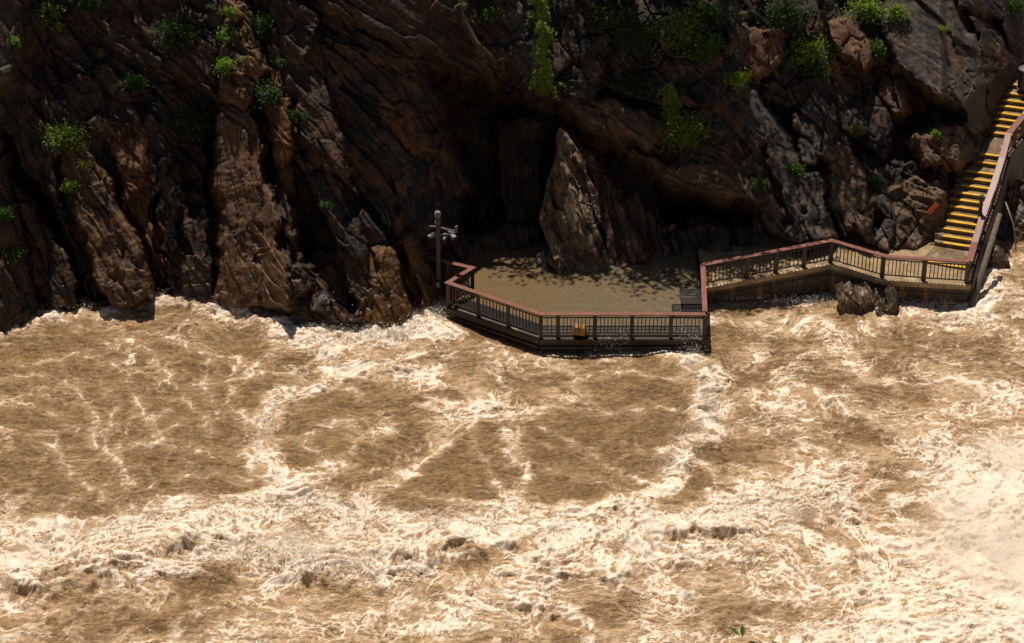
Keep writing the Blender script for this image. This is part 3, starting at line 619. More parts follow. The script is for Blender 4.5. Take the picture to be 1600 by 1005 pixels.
# ================================================================== LOWER PLATFORM
t = empty('viewing_platform', (2, 0, .5), 'low viewing platform flooded with brown water behind a dark railing', 'platform')
def off(a, b, d):   # shift a segment sideways (towards the river)
    n = np.array([(b - a)[1], -(b - a)[0], 0]); n /= np.linalg.norm(n); return n * d
outer = [A1, B1, C1]
o0 = A1 + np.array([.06, -.12, 0]); o1 = B1 + np.array([-.03, -.12, 0]); o2 = C1 + np.array([-.12, -.05, 0]); 
poly = [(o0[0], o0[1]), (7.45, 3.2), (7.4, 5.6), (-4.0, 5.6), (-4.3, 2.2), (D1[0] - .05, D1[1] + .05), (o2[0], o2[1] + .05), (o1[0], o1[1])]
m = MB(); m.prism(poly, .12, .50); m.build('deck', M_WALL, t)
for a, b in ((A1, B1), (B1, C1), (C1, D1)):
    n = np.cross(b - a, (0, 0, 1)); n /= np.linalg.norm(n); n *= -1 if (a is not C1) else 1
    n = n if n[1] < 0 or a is C1 else -n
    m = MB(); m.bar((a + n * .13)[:2].tolist() + [.40], (b + n * .13)[:2].tolist() + [.40], .08, .24); m.build('fascia_beam', M_POST, t)
    m = MB(); m.bar((a + n * .17)[:2].tolist() + [.20], (b + n * .17)[:2].tolist() + [.20], .14, .10); m.build('ledge', M_POST, t)
def grating(name, c, sx, sy, parent=None, ax=(1, 0, 0), h=.05, stepx=.055, stepy=.2):
    m = MB(); ax = Vector(ax).normalized(); sd = Vector((0, 0, 1)).cross(ax); c = Vector([float(v) for v in c])
    for s_ in (-1, 1):
        m.box(c + sd * (s_ * sy / 2), sx + .04, .04, h, ax); m.box(c + ax * (s_ * sx / 2), sy - .04, .04, h - .004, sd)
    n = int(sx / stepx)
    for k in range(1, n): m.box(c + ax * (-sx / 2 + sx * k / n), sy - .04, .03, h - .012, sd)
    n = max(2, int(sy / stepy))
    for k in range(1, n): m.box(c + sd * (-sy / 2 + sy * k / n), sx - .04, .012, h - .02, ax)
    return m.build(name, M_STEEL, parent)
grating('floor_grating', ((A1[0] + B1[0]) / 2, A1[1] + .42, .555), A1[0] - B1[0] - .2, .66, t)
mid = (B1 + C1) / 2; dv = Vector((C1 - B1)); nn = np.array([dv.y, -dv.x, 0]); nn /= np.linalg.norm(nn); nn = nn if nn[1] > 0 else -nn
grating('floor_grating', (mid[0] + nn[0] * .42, mid[1] + nn[1] * .42, .552), dv.length - .5, .6, t, ax=(dv.x, dv.y, 0))
g1 = empty('grating_step', atz(1080, 464, .9), 'square black steel grating step, the higher one beside the side railing', 'grating', 'steel grating steps')
grating('tread', atz(1080, 464, .90), .82, 1.05, g1)
g2 = empty('grating_step', atz(1073, 482, .72), 'long black steel grating step, the lower one beside the platform corner', 'grating', 'steel grating steps')
grating('tread', atz(1074, 483, .72), 1.15, .62, g2)
for g, c0, sx, sy in ((g1, atz(1080, 464, .9), .82, 1.05), (g2, atz(1074, 483, .72), 1.15, .62)):
    for a in (-1, 1):
        for b in (-1, 1):
            m = MB(); zt = c0[2] - .03; m.box((c0[0] + a * (sx / 2 - .03), c0[1] + b * (sy / 2 - .03), (zt + .5) / 2), .05, .05, zt - .5); m.build('leg', M_STEEL, g)
# brown water standing on the platform
fp = [(7.28, -1.85), (7.4, 3.0), (7.4, 5.5), (-3.9, 5.5), (-4.1, 2.5), (-1.5, 1.62), (-2.36, .42), (1.12, -1.85)]
xs = np.arange(-4.2, 7.5, .08); ys = np.arange(-2, 5.6, .08); XX, YY = np.meshgrid(xs, ys); XX = XX.astype(np.float32); YY = YY.astype(np.float32)
sdp = poly_sd(XX, YY, fp); zz_ = .535 + .012 * fbm(XX * 1.6, YY * 2, 300, 4) 
fl = grid_mesh('flood_water', np.stack([XX, YY, zz_], -1), {}, M_FLOOD, mask=sdp < 0); tag(fl, kind='structure')

# ================================================================== RAISED WALKWAY
t = empty('walkway', (12.6, 2.4, 1.25), 'raised concrete walkway with stained retaining wall between the platform and the staircase', 'walkway')
fro = [R0 + np.array([.02, -.2, -1.05]), R1 + np.array([0, -.24, -1.05]), R2 + np.array([-.03, -.22, -1.05]), R3 + np.array([.14, -.2, -1.05])]
bak = [(7.55, 5.0, .70), (12.6, 5.4, 1.25), (14.7, 5.0, 1.05), (17.9, 4.3, .95)]
m = MB()
for k in range(3):
    a, b, c, d = fro[k], fro[k + 1], bak[k + 1], bak[k]
    V = [tuple(a), tuple(b), tuple(c), tuple(d)]; W = [(v[0], v[1], v[2] - .16) for v in V]
    m.add(W + V, [(3, 2, 1, 0), (4, 5, 6), (4, 6, 7), (0, 1, 5, 4), (1, 2, 6, 5), (2, 3, 7, 6), (3, 0, 4, 7)])
m.build('deck_slab', M_WALK, t)
m = MB()
for k in range(3):
    a, b = fro[k] + np.array([0, .045, 0]), fro[k + 1] + np.array([0, .045, 0]); d = (b - a) / np.linalg.norm(b - a)
    m.bar(a + [0, 0, .03], b + [0, 0, .03] - d * .01, .15, .06)
m.build('kerb', M_KERB, t)
m = MB()
for k in range(3):
    a = fro[k] + np.array([0, .12, -.161]); b = fro[k + 1] + np.array([0, .12, -.161])
    V = [tuple(a), tuple(b), (b[0], b[1] - .02, -1.2), (a[0], a[1] - .02, -1.2)]; W = [(v[0], v[1] + .5, v[2]) for v in V]
    m.add(V + W, [(0, 1, 2, 3), (7, 6, 5, 4), (0, 4, 5, 1), (1, 5, 6, 2), (2, 6, 7, 3), (3, 7, 4, 0)])
m.build('retaining_wall', M_WALL, t)
m = MB(); a = fro[1] + np.array([0, .08, -.55]); b = fro[0] + np.array([0, .08, -.35])
for u, v in ((0, 1), (1, 2), (2, 3)):
    m.bar(fro[u] + np.array([0, .10, -.42]), fro[v] + np.array([-.01, .10, -.42]), .06, .03)
m.build('wall_ledge', M_WALL, t)

# ================================================================== STAIRCASE
SY = np.array([1.3, 3.2] + [p[1] for p in STEP]); SZ = np.array([.95, 1.04] + [p[2] for p in STEP])
def zst(y): return float(np.interp(y + .38, SY, SZ))
def onray(px, py, h):
    d = ray(px, py); lo, hi = 80., 112.
    for _ in range(50):
        mid = (lo + hi) / 2; p = CAM + d * mid
        if p[2] > zst(p[1]) + h: lo = mid
        else: hi = mid
    return CAM + d * lo
path = [R3 + np.array([.02, .02, 0])] + [onray(a, b, 1.0) for a, b in [(1523, 378), (1535, 338), (1554, 284), (1566, 246), (1576, 208), (1601, 178), (1640, 138)]]
px_ = [p[0] for p in path]; py_ = [p[1] for p in path]
posts = [path[0] + np.array([0, .22, 0]), path[1], lerp(path[1], path[2], .6), lerp(path[2], path[3], .25), path[3], path[4], path[5], lerp(path[5], path[6], .5), path[6], path[7]]
railing('staircase_railing', 'tall brown railing with wide pale red cap climbing beside the yellow edged stairs', path, posts, M_CAPP, foot=1.1, postw=.14, capw=.26, pitchbars=.17)
t = empty('staircase', STEP[0], 'concrete staircase with yellow painted step edges climbing the rocks on the right', 'staircase')
e = np.array([.955, -.296])
def railx(y): return float(np.interp(y, py_, px_))
def rend(L):
    w_ = .4
    while w_ < 3.2:
        x, y = L[0] + e[0] * w_, L[1] + e[1] * w_
        if x > railx(y) - .02: break
        w_ += .02
    return np.array([L[0] + e[0] * w_, L[1] + e[1] * w_, L[2]])
LS = [np.array(p) for p in STEP]; LS.append(LS[-1] + np.array([.35, .6, .155])); LS.append(LS[-1] + np.array([.8, 1.6, 0]))
first = np.array(atz(1451, 410.5, 1.04)); LS = [first] + LS
for i in range(len(LS) - 1):
    L0, L1 = LS[i], LS[i + 1]; R0_, R1_ = rend(L0), rend(L1)
    l0 = L0[:2] - e * .35; l1 = L1[:2] - e * .35; bk = np.array([.02, .03])
    m = MB(); m.prism([tuple(l0), tuple(R0_[:2]), tuple(R1_[:2] + bk), tuple(l1 + bk)], L0[2] - .45, L0[2]); s_ = m.build('step', M_TREAD, t)
    if i < len(LS) - 2:
        m = MB(); a = np.array([*(L0[:2] - e * .02), L0[2] + .004]); b = np.array([*(R0_[:2] - e * .03), L0[2] + .004]); nb_ = np.array([.296, .955, 0])
        m.bar(a + nb_ * .052, b + nb_ * .052, .14, .03); m.build('nosing_strip', M_YEL, s_ if False else t)
# side wall below the railing
m = MB()
for k in range(len(path) - 1):
    a, b = path[k], path[k + 1]; ta = zst(a[1]) - .03; tb = zst(b[1]) - .03
    V = [(a[0] + .02, a[1], ta), (b[0] + .02, b[1], tb), (b[0] + .02, b[1], -1.2), (a[0] + .02, a[1], -1.2)]; W = [(v[0] + .2, v[1], v[2]) for v in V]
    m.add(V + W, [(0, 1, 2, 3), (7, 6, 5, 4), (0, 4, 5, 1), (1, 5, 6, 2), (2, 6, 7, 3), (3, 7, 4, 0)])
m.build('side_wall', M_WALL, t)
# pale beam leaning along the foot of the wall
pb = MB(); q0 = atz(1512, 500, -.2); q1 = atz(1536, 420, 1.2); q2 = atz(1562, 335, 2.6); pb.tube([q0, q1, q2], [.15, .13, .10], 10)
o = pb.build('leaning_log', simple('log_bark', (.075, .055, .038), (.16, .125, .09), 6, .8, .8, .02, 30), None, smooth=True); tag(o, 'long pale weathered log leaning along the foot of the staircase wall', 'log')

# ================================================================== POSTS, CAMERAS, BIN
b = atz(686, 454, .5); M_POLE = simple('dark_pole', (.025, .022, .02), (.05, .045, .04), 5, .5); t = empty('camera_post', b, 'square dark post carrying white surveillance cameras at the left end of the platform', 'camera post')
m = MB(); m.box((b[0], b[1], b[2] + 1.65), .17, .17, 3.3); m.build('post', M_POLE, t, bevel=.01)
m = MB(); m.box((b[0], b[1], b[2] + 3.10), .22, .22, .05); m.box((b[0], b[1], b[2] + 3.26), .15, .15, .28); m.box((b[0], b[1], b[2] + 3.42), .23, .23, .12); m.box((b[0], b[1], b[2] + 3.52), .18, .18, .10); m.build('post_cap', M_GREYM, t, bevel=.01)
m = MB(); zt = b[2] + 2.85; m.bar((b[0] - .32, b[1] - .02, zt + .08), (b[0] - .08, b[1] - .02, zt + .06), .05, .05); m.bar((b[0] + .08, b[1] - .02, zt + .02), (b[0] + .75, b[1] - .12, zt - .12), .06, .06); m.build('bracket_arm', M_GREYM, t)
def cam_unit(c, d, s, parent):
    c = Vector([float(v) for v in c]); d = Vector(d).normalized(); m = MB(); m.box(c, .34 * s, .15 * s, .14 * s, d); m.box(c + Vector((0, 0, .085 * s)) + d * .03, .38 * s, .17 * s, .02 * s, d)
    o = m.build('camera_housing', M_WHITE, parent, bevel=.01); m = MB(); m.tube([c + d * (.17 * s), c + d * (.2 * s)], .055 * s, 10); m.build('lens', M_BLACK, o if False else parent)
cam_unit((b[0] + .26, b[1] - .1, zt - .38), (-.4, -.9, -.25), .9, t); cam_unit((b[0] + .55, b[1] - .1, zt - .28), (.5, -.85, -.25), 1.15, t); cam_unit((b[0] - .24, b[1] - .1, zt - .3), (-.9, -.5, -.2), .75, t)
m = MB(); m.bar((b[0] + .08, b[1] - .05, zt - .3), (b[0] + .6, b[1] - .1, zt - .2), .04, .04); m.bar((b[0] + .7, b[1] - .1, zt - .1), (b[0] + .72, b[1] - .12, zt + .14), .12, .05); m.build('bracket_arm', M_GREYM, t)
b = atz(1526, 376, 1.2); t = empty('speaker_post', b, 'black post with a grey box clamped half way up, standing by the lower stair railing', 'post')
m = MB(); m.box((b[0], b[1], b[2] + 1.0), .13, .13, 2.0); m.box((b[0], b[1], b[2] + 2.03), .18, .18, .06); m.build('post', M_BLACK, t, bevel=.008)
m = MB(); m.box((b[0] + .0, b[1] - .16, b[2] + .98), .24, .18, .34); m.build('control_box', M_GREYM, t, bevel=.01)
m = MB(); m.box((b[0] - .16, b[1] - .12, b[2] + .98), .14, .10, .2); m.bar((b[0] + .02, b[1] - .1, b[2] + 1.5), (b[0] + .02, b[1] - .12, b[2] + 1.2), .08, .06); m.build('bracket', M_BLACK, t)
b = atz(1600, 138, 4.33); t = empty('litter_bin', b, 'dark green grey litter bin with a domed lid at the top of the stairs', 'bin')
m = MB(); m.tube([(b[0], b[1], b[2]), (b[0], b[1], b[2] + .04), (b[0], b[1], b[2] + .05), (b[0], b[1], b[2] + .85)], [.33, .33, .29, .31], 14); m.build('body', simple('bin_green', (.035, .045, .04), (.06, .07, .062), 5, .4), t)
m = MB(); m.tube([(b[0], b[1], b[2] + .86), (b[0], b[1], b[2] + .93), (b[0], b[1], b[2] + 1.0), (b[0], b[1], b[2] + 1.02)], [.34, .33, .22, .08], 14); m.build('lid', simple('bin_lid', (.08, .09, .085), (.12, .13, .12), 5, .4), t)
m = MB(); m.tube([(b[0] + .1, b[1], b[2] + .99), (b[0] + .1, b[1], b[2] + 1.45)], .02, 6); m.build('rod', M_GREYM, t)
# amber crate behind the railing
b = atz(905, 524, .56); t = empty('washed_up_crate', b, 'shiny amber crate lying tipped behind the front platform railing', 'crate')
M_AMB = simple('amber_plastic', (.26, .12, .025), (.42, .22, .07), 14, .25); M_AMBD = simple('amber_dark', (.10, .035, .01), (.16, .06, .015), 9, .3)
m = MB(); ax = Vector((.97, -.1, -.12)); m.box((b[0], b[1], b[2] + .26), .46, .34, .34, ax); m.build('crate_body', M_AMB, t, bevel=.02)
m = MB(); m.box((b[0] + .01, b[1], b[2] + .27), .05, .355, .355, ax); m.box((b[0] - .14, b[1], b[2] + .265), .035, .352, .352, ax); m.box((b[0] + .2, b[1], b[2] + .25), .05, .355, .355, ax); m.build('crate_band', M_AMBD, t)
m = MB(); m.box((b[0] - .06, b[1] - .03, b[2] + .36), .2, .31, .012, ax); m.box((b[0] + .24, b[1], b[2] + .1), .18, .2, .07, Vector((.8, .3, .2))); m.build('crate_flap', M_AMBD, t)
# red cloth tied at the left corner
M_RED = simple('red_cloth', (.25, .012, .015), (.42, .03, .03), 7, .8); M_RAGW = simple('pale_cloth', (.4, .36, .34), (.55, .5, .48), 7, .8)
def rag(px, py, z, s, mt, label, grp=None):
    b = atz(px, py, z); m = MB(); P = []
    for k in range(7):
        for j in range(3):
            P.append((b[0] + (j - 1) * s * .5 + .03 * math.sin(k * 2.1 + j), b[1] + .06 * math.sin(k * 1.3 + j * 2), b[2] - k * s * .28 + .02 * math.sin(j * 3 + k)))
    F = [(k * 3 + j, k * 3 + j + 1, (k + 1) * 3 + j + 1, (k + 1) * 3 + j) for k in range(6) for j in range(2)]; m.add(P, F)
    o = m.build('cloth_scrap', mt, None, smooth=True); sm = o.modifiers.new('s', 'SOLIDIFY'); sm.thickness = .012; return tag(o, label, 'cloth', grp)
rag(714, 424, 1.35, .16, M_RED, 'bright red cloth scrap tied highest at the platform corner', 'cloth scraps caught at the platform corner')
rag(720, 425, 1.30, .11, M_RED, 'small red cloth scrap hanging just right of the highest red one', 'cloth scraps caught at the platform corner')
rag(713, 460, 1.0, .14, M_RED, 'dull red cloth scrap hanging low behind the corner balusters', 'cloth scraps caught at the platform corner')
rag(728, 442, 1.2, .07, M_RAGW, 'narrow pale cloth strip hanging on the inner corner railing', 'cloth scraps caught at the platform corner')
rag(684, 442, 1.0, .12, M_RAGW, 'pale plastic rag caught on the camera post in the shadow', 'cloth scraps caught at the platform corner')

# ================================================================== BOULDERS
def boulder(name, outline, y, thick, seed, tint, label, cat='rock', group=None, planes=9, rough=.12, res=72, ridge_=None, streakang=75, custom=()):
    """closed rock whose silhouette (seen from the survey point) follows the outline; y: world depth of its middle"""
    r = np.random.default_rng(seed); n = len(outline); cx = sum(p[0] for p in outline) / n; cy = sum(p[1] for p in outline) / n
    c = aty(cx, cy, y); sc = proj(*c)[2] / FPX
    def rad(th):
        best = 0; dx, dy = math.cos(th), math.sin(th)
        for k in range(n):
            x1, y1 = outline[k][0] - cx, outline[k][1] - cy; x2, y2 = outline[(k + 1) % n][0] - cx, outline[(k + 1) % n][1] - cy
            den = dx * (y2 - y1) - dy * (x2 - x1)
            if abs(den) < 1e-9: continue
            t_ = (x1 * (y2 - y1) - y1 * (x2 - x1)) / den; u_ = (x1 * dy - y1 * dx) / den
            if t_ > 0 and -1e-6 <= u_ <= 1 + 1e-6: best = max(best, t_)
        return best
    nu, nv = res * 2, res
    TH = np.linspace(0, 2 * math.pi, nu); PH = np.linspace(0, math.pi, nv)
    RR = np.array([rad(a) for a in TH]) * sc
    T, P = np.meshgrid(TH, PH); rr = RR[None, :] * np.sin(P) ** .8
    a = (rr * np.cos(T)).astype(np.float32); b_ = (rr * np.sin(T)).astype(np.float32); d = (thick * np.cos(P)).astype(np.float32)
    # facets: clip the front by random planes
    ext = float(RR.max())
    for k in range(planes):
        g = r.normal(0, .55, 2) * thick / ext; lim = thick * r.uniform(.35, .8)
        pl = lim + g[0] * a + g[1] * b_; d = np.where(d > 0, np.minimum(d, np.maximum(pl, .03)), d)
    for ga, gb, lim in custom: d = np.where(d > -.2, np.minimum(d, np.maximum(lim + ga * a + gb * b_, -.15)), d)
    t_ = math.radians(streakang); al = a * math.cos(t_) + b_ * math.sin(t_); ac = -a * math.sin(t_) + b_ * math.cos(t_)
    h, dx, dy, f1, f2 = vor(al / 1.0 + seed, ac / .45, seed); 
    nn_ = rough * (1.2 * (RV[h, 0] - .5) + 1.2 * (RV[h, 1] - .5) * dx + 1.5 * (RV[h, 2] - .4) * dy) - rough * .5 * (1 - ss(0, .1, f2 - f1)) + rough * .6 * fbm(a * 1.8, b_ * 1.8 + seed, 400 + seed, 4) + rough * .15 * rid(al * 2, ac * 9, 410 + seed, 3)
    d = d + nn_ * ss(0, .3, np.sin(P)) * np.sign(d + 1e-6)
    st = .5 + .45 * (gn(al * 1.5, ac * 11, 7 + seed) + .6 * gn(al * 4, ac * 26, 8 + seed))
    dirv = ray(cx, cy); dirv /= np.linalg.norm(dirv)
    Pt = c[None, None, :] + a[..., None] * RT + (-b_)[..., None] * UP - d[..., None] * dirv
    tc = np.array(tint, np.float32) * (1 + .35 * fbm(a * 2, b_ * 2, 430 + seed, 4))[..., None]
    o = grid_mesh(name, Pt, {'tint': np.clip(tc, .01, 1), 'streak': st.astype(np.float32)}, M_ROCK, smooth=False); return tag(o, label, cat, group)
boulder('rock_pinnacle', [(874, 198), (884, 205), (902, 232), (914, 250), (916, 270), (934, 300), (939, 345), (933, 356), (950, 398), (956, 436), (925, 450), (884, 446), (866, 420), (853, 408), (858, 385), (842, 345), (848, 318), (855, 280), (868, 245), (868, 215)], 4.2, 1.2, 3, (.23, .16, .095),
        'tall pointed brown rock pinnacle rising from the flooded platform below the cave', planes=7, rough=.26, res=130, streakang=72, custom=((1.3, -.35, .95), (-1.5, .75, 1.0), (.25, -.9, 1.5), (-.5, -.1, .8)))
boulder('boulder', [(866, 415), (873, 392), (886, 398), (893, 425), (884, 446), (870, 438)], 2.9, .45, 5, (.13, .10, .07), 'small upright brown rock leaning on the left foot of the pinnacle')
boulder('boulder', [(836, 418), (838, 398), (848, 392), (860, 398), (862, 414), (850, 422)], 3.6, .3, 6, (.22, .20, .18), 'small wet glistening rock at the water edge left of the pinnacle')
boulder('boulder', [(948, 446), (952, 434), (966, 430), (982, 436), (984, 446), (966, 450)], 2.9, .25, 31, (.12, .09, .06), 'low brown stone at the right foot of the pinnacle', res=40)
boulder('boulder', [(893, 452), (897, 442), (910, 440), (920, 448), (912, 455)], 2.5, .2, 32, (.13, .10, .07), 'small stone in the brown water in front of the pinnacle', res=40)
boulder('boulder', [(1168, 420), (1172, 370), (1183, 341), (1196, 352), (1214, 380), (1224, 420)], 4.6, .6, 8, GREY, 'grey triangular rock standing behind the left end of the walkway railing')
boulder('boulder', [(1304, 446), (1325, 436), (1340, 458), (1352, 508), (1330, 512), (1312, 485)], .8, .5, 10, (.14, .10, .06), 'wet slanted rock slab, leftmost below the walkway bend', group='wet rock slabs below the walkway')
boulder('boulder', [(1334, 446), (1352, 440), (1368, 460), (1372, 512), (1350, 518), (1340, 480)], .7, .5, 11, (.12, .085, .055), 'wet brown rock slab, second from the left below the walkway bend', group='wet rock slabs below the walkway')
boulder('boulder', [(1366, 450), (1378, 450), (1386, 480), (1384, 518), (1368, 515)], .55, .4, 12, (.10, .075, .05), 'narrow dark wet rock slab, third from the left below the walkway', group='wet rock slabs below the walkway')
boulder('boulder', [(1382, 452), (1392, 442), (1404, 460), (1403, 508), (1393, 522), (1382, 490)], .45, .45, 13, (.09, .07, .048), 'dark upright rock slab, rightmost below the walkway wall', group='wet rock slabs below the walkway')
boulder('boulder', [(1570, 300), (1590, 280), (1660, 285), (1680, 420), (1610, 425), (1590, 390), (1578, 345)], 6.9, 1.4, 14, (.085, .06, .04), 'big wet brown rock at the right edge below the stair railing', rough=.2)
boulder('boulder', [(1538, 400), (1552, 380), (1572, 392), (1580, 420), (1560, 440), (1540, 430)], 4.0, .6, 15, (.06, .045, .032), 'low dark wet rock in the foam beside the leaning log')
boulder('boulder', [(1548, 330), (1560, 300), (1580, 320), (1592, 400), (1566, 410), (1550, 380)], 6.6, .6, 16, (.03, .026, .024), 'dark narrow rock in the gap between log and big wet rock')
for k, (a, b_, s_) in enumerate([(232, 462, 15), (458, 440, 14), (500, 470, 16), (470, 498, 14)]):
    boulder('boulder', [(a - s_, b_ + s_), (a - s_ * .8, b_ - s_ * .5), (a, b_ - s_), (a + s_ * .9, b_ - s_ * .2), (a + s_, b_ + s_)], float(np.interp(aty(a, b_, 1)[0], fx_, fy_)) - .35, .4, 20 + k, (.10, .085, .07),
            ['glistening wet rock at the cliff foot nearest the left buttress', 'pale wet rock catching light above the foam beside the tall buttress', 'wet brown rock under the shaded cliff right of the pale wet rock', 'low wet rock washed by foam below the pale wet rock'][k], group='wet rocks along the cliff foot')
# root hanging under the overhang and thin trickle hose
M_ROOT = simple('mossy_root', (.035, .032, .016), (.08, .07, .045), 5, .9, .8, .02, 30)
pts = [on_cliff(a, b_) + np.array([0, -.18, .05]) for a, b_ in [(716, 8), (726, 35)]] ; last = pts[-1]
pts += [last + np.array(d_) for d_ in [(.45, -.25, -.75), (.9, -.4, -1.15), (1.25, -.45, -1.45), (1.6, -.45, -1.5)]]
m = MB(); m.tube(pts, [.16, .15, .12, .09, .06, .025], 8); m.tube([pts[4], pts[4] + np.array([.25, 0, .05]), pts[4] + np.array([.42, 0, .12])], [.05, .03, .015], 6)
o = m.build('tree_root', M_ROOT, None, smooth=True); tag(o, 'grey mossy root hanging out of the cliff above the cave', 'root')
m = MB(); m.tube([on_cliff(1562, 300) + np.array([.1, -.5, .1]), atz(1572, 318, 2.2), atz(1583, 350, 1.6), atz(1588, 395, .5)], [.035, .035, .03, .03], 7)
o = m.build('hose', simple('old_hose', (.18, .11, .04), (.30, .20, .09), 6, .4), None, smooth=True); tag(o, 'thin yellowish hose dangling down the wet rocks at the right edge', 'hose')
# orange sign fixed to the rock, small red mark in the cave
p = on_cliff(1457, 328) + np.array([-.02, -.14, .06]); m = MB(); m.box(p, .56, .03, .22, Vector((.6, .1, .75)), Vector((-.75, -.2, .6)))
t = tag(m.build('rock_sign', simple('orange_sign', (.50, .085, .03), (.62, .13, .06), 8, .5), None, bevel=.01), 'small orange red plate fixed aslant on the rocks left of the stairs', 'sign')
t2 = on_cliff(1049, 353) + np.array([0, -.1, .04]); m = MB(); m.box(t2, .2, .03, .32, Vector((.9, .1, -.3)))
tag(m.build('rock_sign', simple('red_plate', (.30, .05, .03), (.38, .08, .05), 8, .6), None), 'tiny dull red plate on the dark cave wall above the walkway end', 'sign')
#==VEG==
# ================================================================== PLANTS
def leaf_mat(name, c1, c2):
    m, N, L, B = mat(name); oi = N.new('ShaderNodeNewGeometry')
    r = ramp(N, L, oi.outputs['Random Per Island'], [(0, c1), (1, c2)]); L.new(r.outputs[0], B.inputs['Base Color'])
    B.inputs['Roughness'].default_value = .5; B.inputs['Specular IOR Level'].default_value = .3
    tr = N.new('ShaderNodeBsdfTranslucent'); L.new(mix(N, L, r.outputs[0], (1.0, 1.5, .5), 1, 'MULTIPLY'), tr.inputs[0])
    mx = N.new('ShaderNodeMixShader'); mx.inputs[0].default_value = .45; L.new(B.outputs[0], mx.inputs[1]); L.new(tr.outputs[0], mx.inputs[2])
    L.new(mx.outputs[0], N['Material Output'].inputs['Surface']); return m
LM = {'g': leaf_mat('leaf_green', (.045, .085, .014), (.12, .18, .03)), 'b': leaf_mat('leaf_bright', (.12, .19, .012), (.27, .33, .04)),  # bright green also carries the sunlight on lit plants
      'd': leaf_mat('leaf_dark', (.022, .05, .012), (.07, .12, .026)), 'y': leaf_mat('leaf_yellow', (.16, .15, .02), (.34, .27, .05)), 's': leaf_mat('leaf_straw', (.10, .11, .03), (.24, .20, .08))}
M_STEM = simple('stem', (.05, .035, .02), (.09, .065, .035), 6, .9)
rp_ = random.Random(5)
def leafquad(m, p, d, up, l, w_):
    d = d.normalized(); s_ = d.cross(up).normalized() * w_; n_ = s_.cross(d).normalized()
    m.add([p, p + d * l * .5 + s_ - n_ * l * .03, p + d * l - n_ * l * .18, p + d * l * .5 - s_ - n_ * l * .03], [(0, 1, 2, 3)])
def rv(a=1): return Vector((rp_.gauss(0, a), rp_.gauss(0, a), rp_.gauss(0, a)))
def shrub(c, r, h, n, l, parent, mt):
    """twigs fanning out of the rock, leaves in clumps along them"""
    st = MB(); fo = MB(); c = Vector([float(v) for v in c]); nt_ = max(4, n // 26)
    for k in range(nt_):
        d = Vector((rp_.gauss(0, .7) * r, rp_.uniform(-.75, .15) * r, rp_.uniform(-.6, 1.1) * h)); 
        e_ = c + d * rp_.uniform(.5, 1.0); mid = c + d * .45 + Vector((0, 0, .15 * h)); st.tube([c, mid, e_], [.022, .014, .006], 4)
        cl = rp_.uniform(.15, .5) * r + .04
        for j in range(n // nt_):
            t_ = rp_.uniform(.35, 1.05); p = c.lerp(mid, min(1, t_ * 2)) if t_ < .5 else mid.lerp(e_, (t_ - .5) * 2)
            p = p + rv(cl * .55); dd = (p - c).normalized() * .6 + rv(.6) + Vector((0, -.1, .1)); leafquad(fo, p, dd, rv(.5) + Vector((0, 0, 1)), l * rp_.uniform(.6, 1.3), l * rp_.uniform(.18, .3))
    st.build('stem', M_STEM, parent); fo.build('foliage', mt, parent)
def tuft(c, r, h, n, l, parent, mt, hang=0):
    fo = MB(); c = Vector([float(v) for v in c])
    for k in range(n):
        a = rp_.uniform(0, 6.283); o_ = Vector((math.cos(a), -abs(math.sin(a)) * .8, 0)) * rp_.uniform(.2, 1) * r; b0 = c + Vector((rp_.gauss(0, r * .15), rp_.gauss(0, .04), rp_.gauss(0, r * .1)))
        if hang: b0 = b0 + Vector((rp_.uniform(-.5, .5) * r, 0, -rp_.random() * h * .5))
        H = h * rp_.uniform(.5, 1.1); p1 = b0 + o_ * .5 + Vector((0, 0, H * (.15 if hang else .75))); p2 = b0 + o_ + Vector((0, 0, -H * .9 if hang else H * rp_.uniform(.35, .9)))
        w_ = Vector((-o_.y, o_.x, 0)).normalized() * rp_.uniform(.006, .016) * l
        fo.add([b0 - w_, b0 + w_, p1 + w_, p1 - w_, p2], [(0, 1, 2, 3), (3, 2, 4)])
        if hang:
            for j in range(4):
                q = p1.lerp(p2, rp_.random()); leafquad(fo, q, Vector((rp_.uniform(-1, 1), -.4, -.5)), Vector((0, -.3, 1)), .09 * l * .6, .018 * l)
    fo.build('foliage', mt, parent)
def hangfern(p, r, parent, mt):
    fo = MB(); st = MB(); p = Vector([float(v) for v in p]) + Vector((0, -.12, r * .2)); sl = rp_.uniform(-.2, .2)
    for k in range(int(24 + 50 * r)):
        zz0 = rp_.uniform(-1.1, 1.7) * r; q0 = p + Vector((rp_.gauss(0, .30 if zz0 < 0 else .14) * r + sl * zz0 + .12 * math.sin(zz0 * 5), 0, zz0)); d = Vector((rp_.gauss(0, .5), -.35, -.75)).normalized(); ln = rp_.uniform(.3, .8) * r
        q1 = q0 + Vector((d.x * ln * .6, -.12, .02)); q2 = q1 + d * ln * .7 + Vector((0, 0, -.1)); st.tube([q0, q1, q2], [.008, .006, .003], 4)
        for j in range(22):
            t_ = rp_.random(); q = q0.lerp(q1, t_ * 2) if t_ < .5 else q1.lerp(q2, t_ * 2 - 1)
            leafquad(fo, q + rv(.03), Vector((rp_.gauss(0, .7), -.3, rp_.uniform(-1, .1))), Vector((rp_.gauss(0, .4), -.5, .9)), rp_.uniform(.08, .15), .022)
    st.build('stem', M_STEM, parent); fo.build('foliage', mt, parent)
